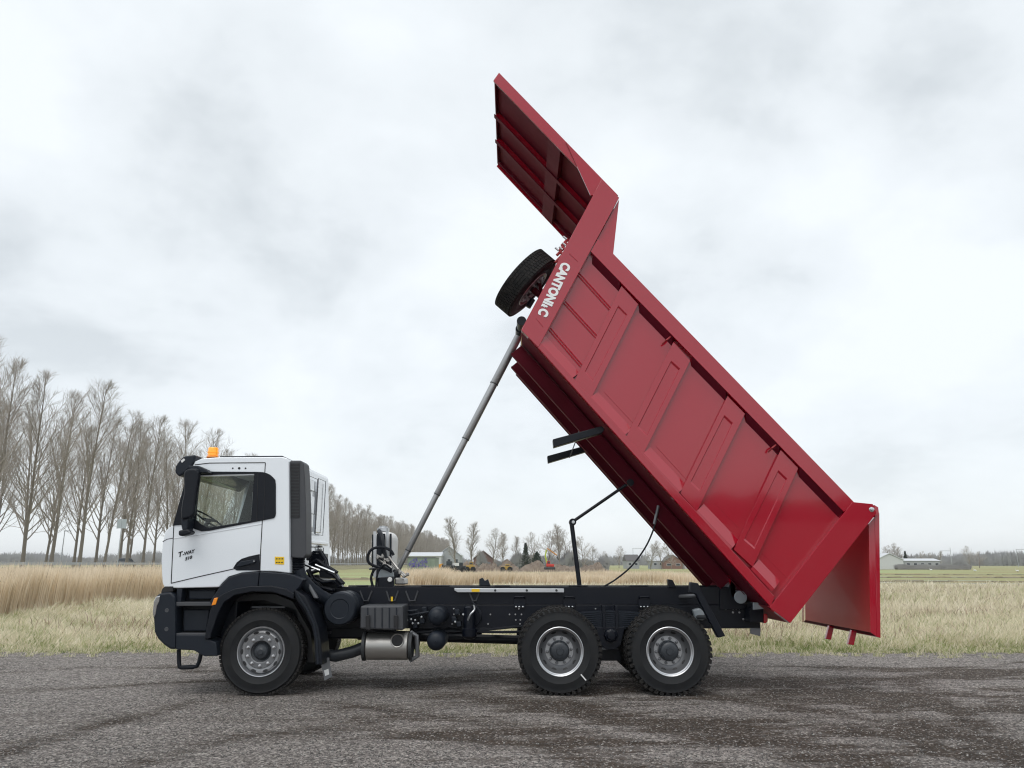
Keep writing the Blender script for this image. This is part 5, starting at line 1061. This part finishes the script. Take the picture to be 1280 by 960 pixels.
MB().ppx([(343.5, 695.8), (355.2, 696), (355.2, 705.8), (343.7, 705.2)], Yk, Yk - .004, Yk - .001).build('warning_sticker', 'yellow_sticker', cab)
q = MB()
for i, (a, b) in enumerate(((345, 698), (348.5, 698), (352, 698), (345, 702.5), (348.2, 702.5), (351.6, 702.5))): q.ppx([(a, b), (a + 2, b - .3), (a + 2, b + 1.1), (a, b + 1.3)], Yk, Yk - .006, Yk - .0045)
q.build('pictogram', 'ink', cab)
tx0 = P(222.5, 696.5, Yk - .003); xdv = P(243, 690.5, Yk - .003) - tx0
text('T', 'badge', 'ink', cab, tx0, xdv, (0, 0, 1), .084, 1.0, .003, .35, .003); text('-WAY', 'badge', 'ink', cab, tx0 + xdv * .27, xdv, (0, 0, 1), .058, 1.0, .002, .35, .003)
text('510', 'badge', 'ink', cab, P(231.5, 697.6, Yk - .003) - Vector((0, 0, .03)), xdv, (0, 0, 1), .054, 1.1, .002, .35, .003)
q = MB()
for px, r in ((291, .011), (299, .016), (307, .011)): q.lathe(P(px, 585.3, Yk - .001), (0, -1, 0), [(r, 0), (r, .003), (0, .003)], 12)
q.build('roof_hole', 'ink', cab)
# roof edge strip, beacon, sun visor
MB().ppx([(275, 570.2), (353, 569.6), (354, 571), (275, 571.8)], 10.5, 10.5, 12.0).build('roof_hatch', 'dark_plastic', cab, .004)
bc = P(266, 571, 10.7); bb = MB().lathe((bc.x, 10.7, bc.z - .015), (0, 0, 1), [(.085, 0), (.085, .02), (.075, .03), (0, .03)], 24).build('beacon_base', 'orange_lens', cab)
MB().lathe((bc.x, 10.7, bc.z + .018), (0, 0, 1), [(.072, 0), (.072, .03), (.078, .035), (.078, .05), (.07, .055), (.07, .095), (.062, .11), (.03, .118), (0, .118)], 24).build('beacon', 'beacon_orange', cab)
MB().ppx([(219, 590.5), (220, 583), (225, 575.5), (230, 570.5), (245, 568.5), (243.5, 578), (240, 584), (230, 592.5), (224, 596)], Yk, Yk - .02, YF + .02).build('sun_visor', 'dark_plastic', cab, .02)
MB().ppx([(226, 576), (230, 573), (231.5, 575), (227.5, 578.5)], Yk - .02, Yk - .024, Yk + .0).build('marker_lamp', 'white_plastic', cab)
# mirrors
mi = MB().ppx([(231, 590), (237, 586), (248, 586), (250, 591), (249.5, 600), (245, 630), (244, 643), (240, 647.5), (234, 649), (228, 650), (227.5, 640), (229, 628), (231.5, 616)], 9.95, 9.9, 10.0).build('mirror', 'black_plastic', cab, .04)
mi.modifiers['bevel'].segments = 4
MB().ppx([(239.5, 583.5), (252, 583.5), (262, 588), (265, 592), (250, 592.5), (248, 588), (241, 588)], Yk - .04, 9.98, Yk - .013).build('mirror_arm', 'dark_plastic', cab, .01)
MB().ppx([(228, 648), (238, 646), (236, 655), (235, 663), (229, 663), (227.5, 655)], 9.97, 9.93, Yk - .003).build('mirror_arm', 'dark_plastic', cab, .015)
MB().ppx([(225.5, 663.5), (237, 661.5), (242, 664.5), (240, 668), (230, 670.5), (225.5, 669.5)], 9.92, 9.85, 10.0).build('kerb_mirror', 'black_plastic', cab, .02)
m2 = MB().ppx([(231, 590), (248, 586), (249.5, 600), (244, 643), (228, 650), (229, 628)], 9.95, 12.56, 12.68).build('mirror', 'black_plastic', cab, .03)
# snorkel with louvred intake, gaiter below
sn = MB().ppx([(361.5, 577.5), (363.5, 575.5), (376, 575.5), (379.5, 579), (381, 600), (382.5, 640), (382.5, 694), (379, 698), (364, 697), (362.5, 690), (361.5, 660)], 10.2, 10.2, 10.5).build('snorkel', 'grey_plastic', truck, .02)
q = MB()
for i in range(17): zz2 = 580 + i * 4; q.ppx([(363.8, zz2), (374, zz2), (374, zz2 + 2.4), (363.8, zz2 + 2.4)], 10.19, 10.19, 10.21)
q.build('louvre', 'ink', sn); MB().ppx([(363, 578.5), (374.6, 578.5), (374.6, 647.5), (363, 647.5)], 10.195, 10.194, 10.198).build('grille', 'dark_metal', sn)
zb0, zb1 = P(372, 714, 10.35).z, P(372, 696, 10.35).z; pr = []
for i in range(13): pr.append((.085 if i % 2 else .100, (zb1 - zb0) * i / 12))
MB().lathe((P(371.5, 705, 10.35).x, 10.35, zb0), (0, 0, 1), pr, 28).build('gaiter', 'black_plastic', sn)
# pressings and vent on the back wall
xbw = P(361.7, 640, Yk).x
def backbox(y0, y1, pa, pb, th, name, m, inset=None):
    z0, z1 = pa, pb; MB().box(xbw - .02, xbw + th, y0, y1, z0, z1).build(name, m, cab, min(.012, th * .4))
backbox(10.75, 11.28, 2.05, 2.78, .03, 'back_pressing', 'white_paint'); backbox(11.38, 11.78, 2.05, 2.80, .03, 'back_pressing', 'white_paint'); backbox(10.8, 11.22, 2.10, 2.55, .045, 'back_pressing', 'white_paint')
backbox(10.6, 12.2, 1.88, 1.93, .05, 'back_pressing', 'white_paint'); backbox(10.75, 11.3, 1.55, 1.8, .035, 'back_pressing', 'white_paint')
for y0_, y1_, z0_, z1_ in ((10.72, 11.31, 2.02, 2.81), (11.35, 11.81, 2.02, 2.83), (10.78, 11.25, 2.30, 2.62), (10.72, 11.55, 1.50, 1.84), (11.60, 11.90, 1.50, 1.84)):
    yy_ = [(y0_, z0_), (y1_, z0_), (y1_, z1_), (y0_, z1_), (y0_, z0_)]; MB().tube([(xbw + .05, a_, b_) for a_, b_ in yy_], .006, 5).build('back_seam', 'rim_grey', cab)
for i in range(6): backbox(11.62, 11.80, 1.98 - i * .055 - .13, 2.0 - i * .055 - .13, .062, 'vent_slot', 'ink')
# black wings, steps and bumper
Yb = 10.10
fe = MB(); fe.ppx([(274, 734.5), (276, 731.6), (286, 721.4), (302, 716.5), (324, 714.4), (322, 733), (300, 739), (284, 748), (277, 757), (266, 763), (262, 752)], Yb, Yb, Yb + .5)
fe.build('front_wing', 'dark_plastic', truck, .012)
MB().ppx([(324.6, 714.4), (357, 716.5), (368, 718.8), (380, 724.5), (374, 734), (364, 745), (358, 746), (345, 737), (333, 733.5), (323, 733)], Yb + .002, Yb + .002, Yb + .5).build('front_wing', 'dark_plastic', truck, .012)
arch_o = [(262, 764), (268, 752), (277, 743), (293, 736), (313, 732.5), (338, 732), (358, 736), (368, 742)]
arch_i = [(366, 749), (356, 745), (340, 740), (316, 739.5), (293, 744), (280, 753), (272, 768), (262, 798), (255, 799), (260, 775)]
MB().ppx(arch_o + arch_i, Yb - .02, Yb - .02, Yb + .45).build('wing_lip', 'black_plastic', truck, .01)
MB().ppx([(367, 736), (380, 745), (391, 765), (398, 785), (401, 805), (402.5, 831.5), (394, 831.5), (392.5, 800), (389, 782), (380, 762), (369, 748)], Yb - .02, Yb - .01, Yb + .42).build('mudguard', 'black_plastic', truck, .012)
q = MB(); q.tube([P(x, y, Yb - .016) for x, y in ((371, 742), (383, 760), (392.5, 780), (396, 800), (397.5, 830))], .012, 6).build('mudguard_bead', 'dark_plastic', truck)
MB().ppx([(264, 757), (267.5, 747.5), (272.3, 747), (269.5, 755.8)], Yb - .03, Yb - .03, Yb + .0).build('indicator', 'orange_lens', truck, .006)
# inner wheel arch
MB().ppx([(270, 800), (276, 768), (292, 746), (316, 742), (345, 743), (366, 752), (388, 790), (392, 828), (386, 828), (370, 762), (330, 750), (295, 752), (280, 772), (274, 800)], 10.45, 10.45, 10.9).build('arch_liner', 'ink', truck)
MB().ppx([(262, 735), (372, 722), (398, 760), (398, 800), (384, 800), (372, 764), (345, 748), (300, 748), (283, 764), (272, 800), (262, 800)], 10.62, 10.62, 10.9).build('arch_back', 'chassis_black', truck)
MB().box(P(316, 741, 10.3).x, P(357, 741, 10.3).x, 10.3, 10.34, P(316, 760, 10.3).z, P(316, 758, 10.3).z).build('arch_bar', 'grey_plastic', truck)
# bumper, right round to the far side
bp_ = [(194.5, 744.5), (202, 740.5), (213.5, 739.5), (219, 745), (219.5, 812), (212, 811.5), (204, 806), (196.5, 798.5), (192.3, 790), (191.2, 771), (191.5, 757)]
bump = MB().ppx(bp_, Yb, Yb, YF + .04).build('bumper', 'dark_plastic', truck, .03)
MB().ppx([(190.6, 765), (192, 752), (194.5, 746), (200, 744.5), (199, 752), (196, 758), (194.5, 768), (192, 774)], Yb - .01, Yb - .012, Yb + .3).build('headlight', 'chrome', bump, .01)
MB().ppx([(202.5, 736), (206, 733), (216, 733), (216, 739.5), (205, 741), (201, 741)], Yb + .02, Yb + .02, YF).build('grille_panel', 'ink', truck, .006)
q = MB()
for px, py in ((208.5, 763), (208, 786.5)): q.lathe(P(px, py, Yb), (0, -1, 0), [(.026, 0), (.022, .004), (.012, .002), (0, .002)], 16)
q.build('bumper_plug', 'grey_plastic', bump)
# step well: recessed back, two treads, sill
MB().ppx([(219.8, 735.5), (274, 735.5), (262, 765), (258, 800), (219.8, 800)], Yb + .2, Yb + .22, Yb + .26).build('step_well', 'black_plastic', truck)
MB().ppx([(219.8, 794), (260, 794), (258, 799), (262, 800), (270, 803), (271.5, 820), (255, 820.3), (242, 813), (219.8, 812)], Yb + .01, Yb + .01, Yb + .5).build('sill', 'dark_plastic', truck, .01)
for z0, z1, m_name in ((752.5, 757.5, 'step'), (791.5, 794.5, 'step')): MB().ppx([(220, z0), (266 if z0 < 780 else 259, z0), (264 if z0 < 780 else 258, z1), (220, z1)], Yb + .03, Yb + .03, Yb + .21).build('step', 'grey_plastic' if z0 > 700 else 'ink', truck, .006)
MB().ppx([(220.5, 735.5), (228, 735.5), (226, 752), (224, 760), (220.5, 760)], Yb + .05, Yb + .05, Yb + .2).build('step_post', 'dark_plastic', truck, .01)
MB().ppx([(236, 738), (270, 737.5), (268, 749), (236, 749)], Yb + .12, Yb + .12, Yb + .215).build('step_riser', 'dark_plastic', truck, .015); MB().ppx([(229, 762), (262, 762), (258, 789), (229, 789)], Yb + .14, Yb + .14, Yb + .218).build('step_riser', 'dark_plastic', truck, .015)
q = MB(); q.tube([P(x, y, Yb + .12) for x, y in ((223.5, 812), (223.8, 828), (224.5, 834), (227, 834.5), (241, 834), (246.5, 832.5), (249, 827), (252.5, 812))], .026, 10); q.build('entry_step', 'black_plastic', truck)
q = MB(); q.tube([P(x, y, Yb + .42) for x, y in ((225, 834), (246, 833))], .024, 10).tube([P(226, 834.5, Yb + .12), P(226, 834.5, Yb + .42)], .02, 8).tube([P(246, 833, Yb + .12), P(246, 833, Yb + .42)], .02, 8).build('entry_step', 'black_plastic', truck)
MB().box(P(222, 780, 10.6).x, P(300, 780, 10.6).x, 10.45, 12.2, .62, 1.3).build('under_cab', 'chassis_black', truck, .02)
for o in list(bpy.data.objects):
    if '_w' in o: del o['_w']
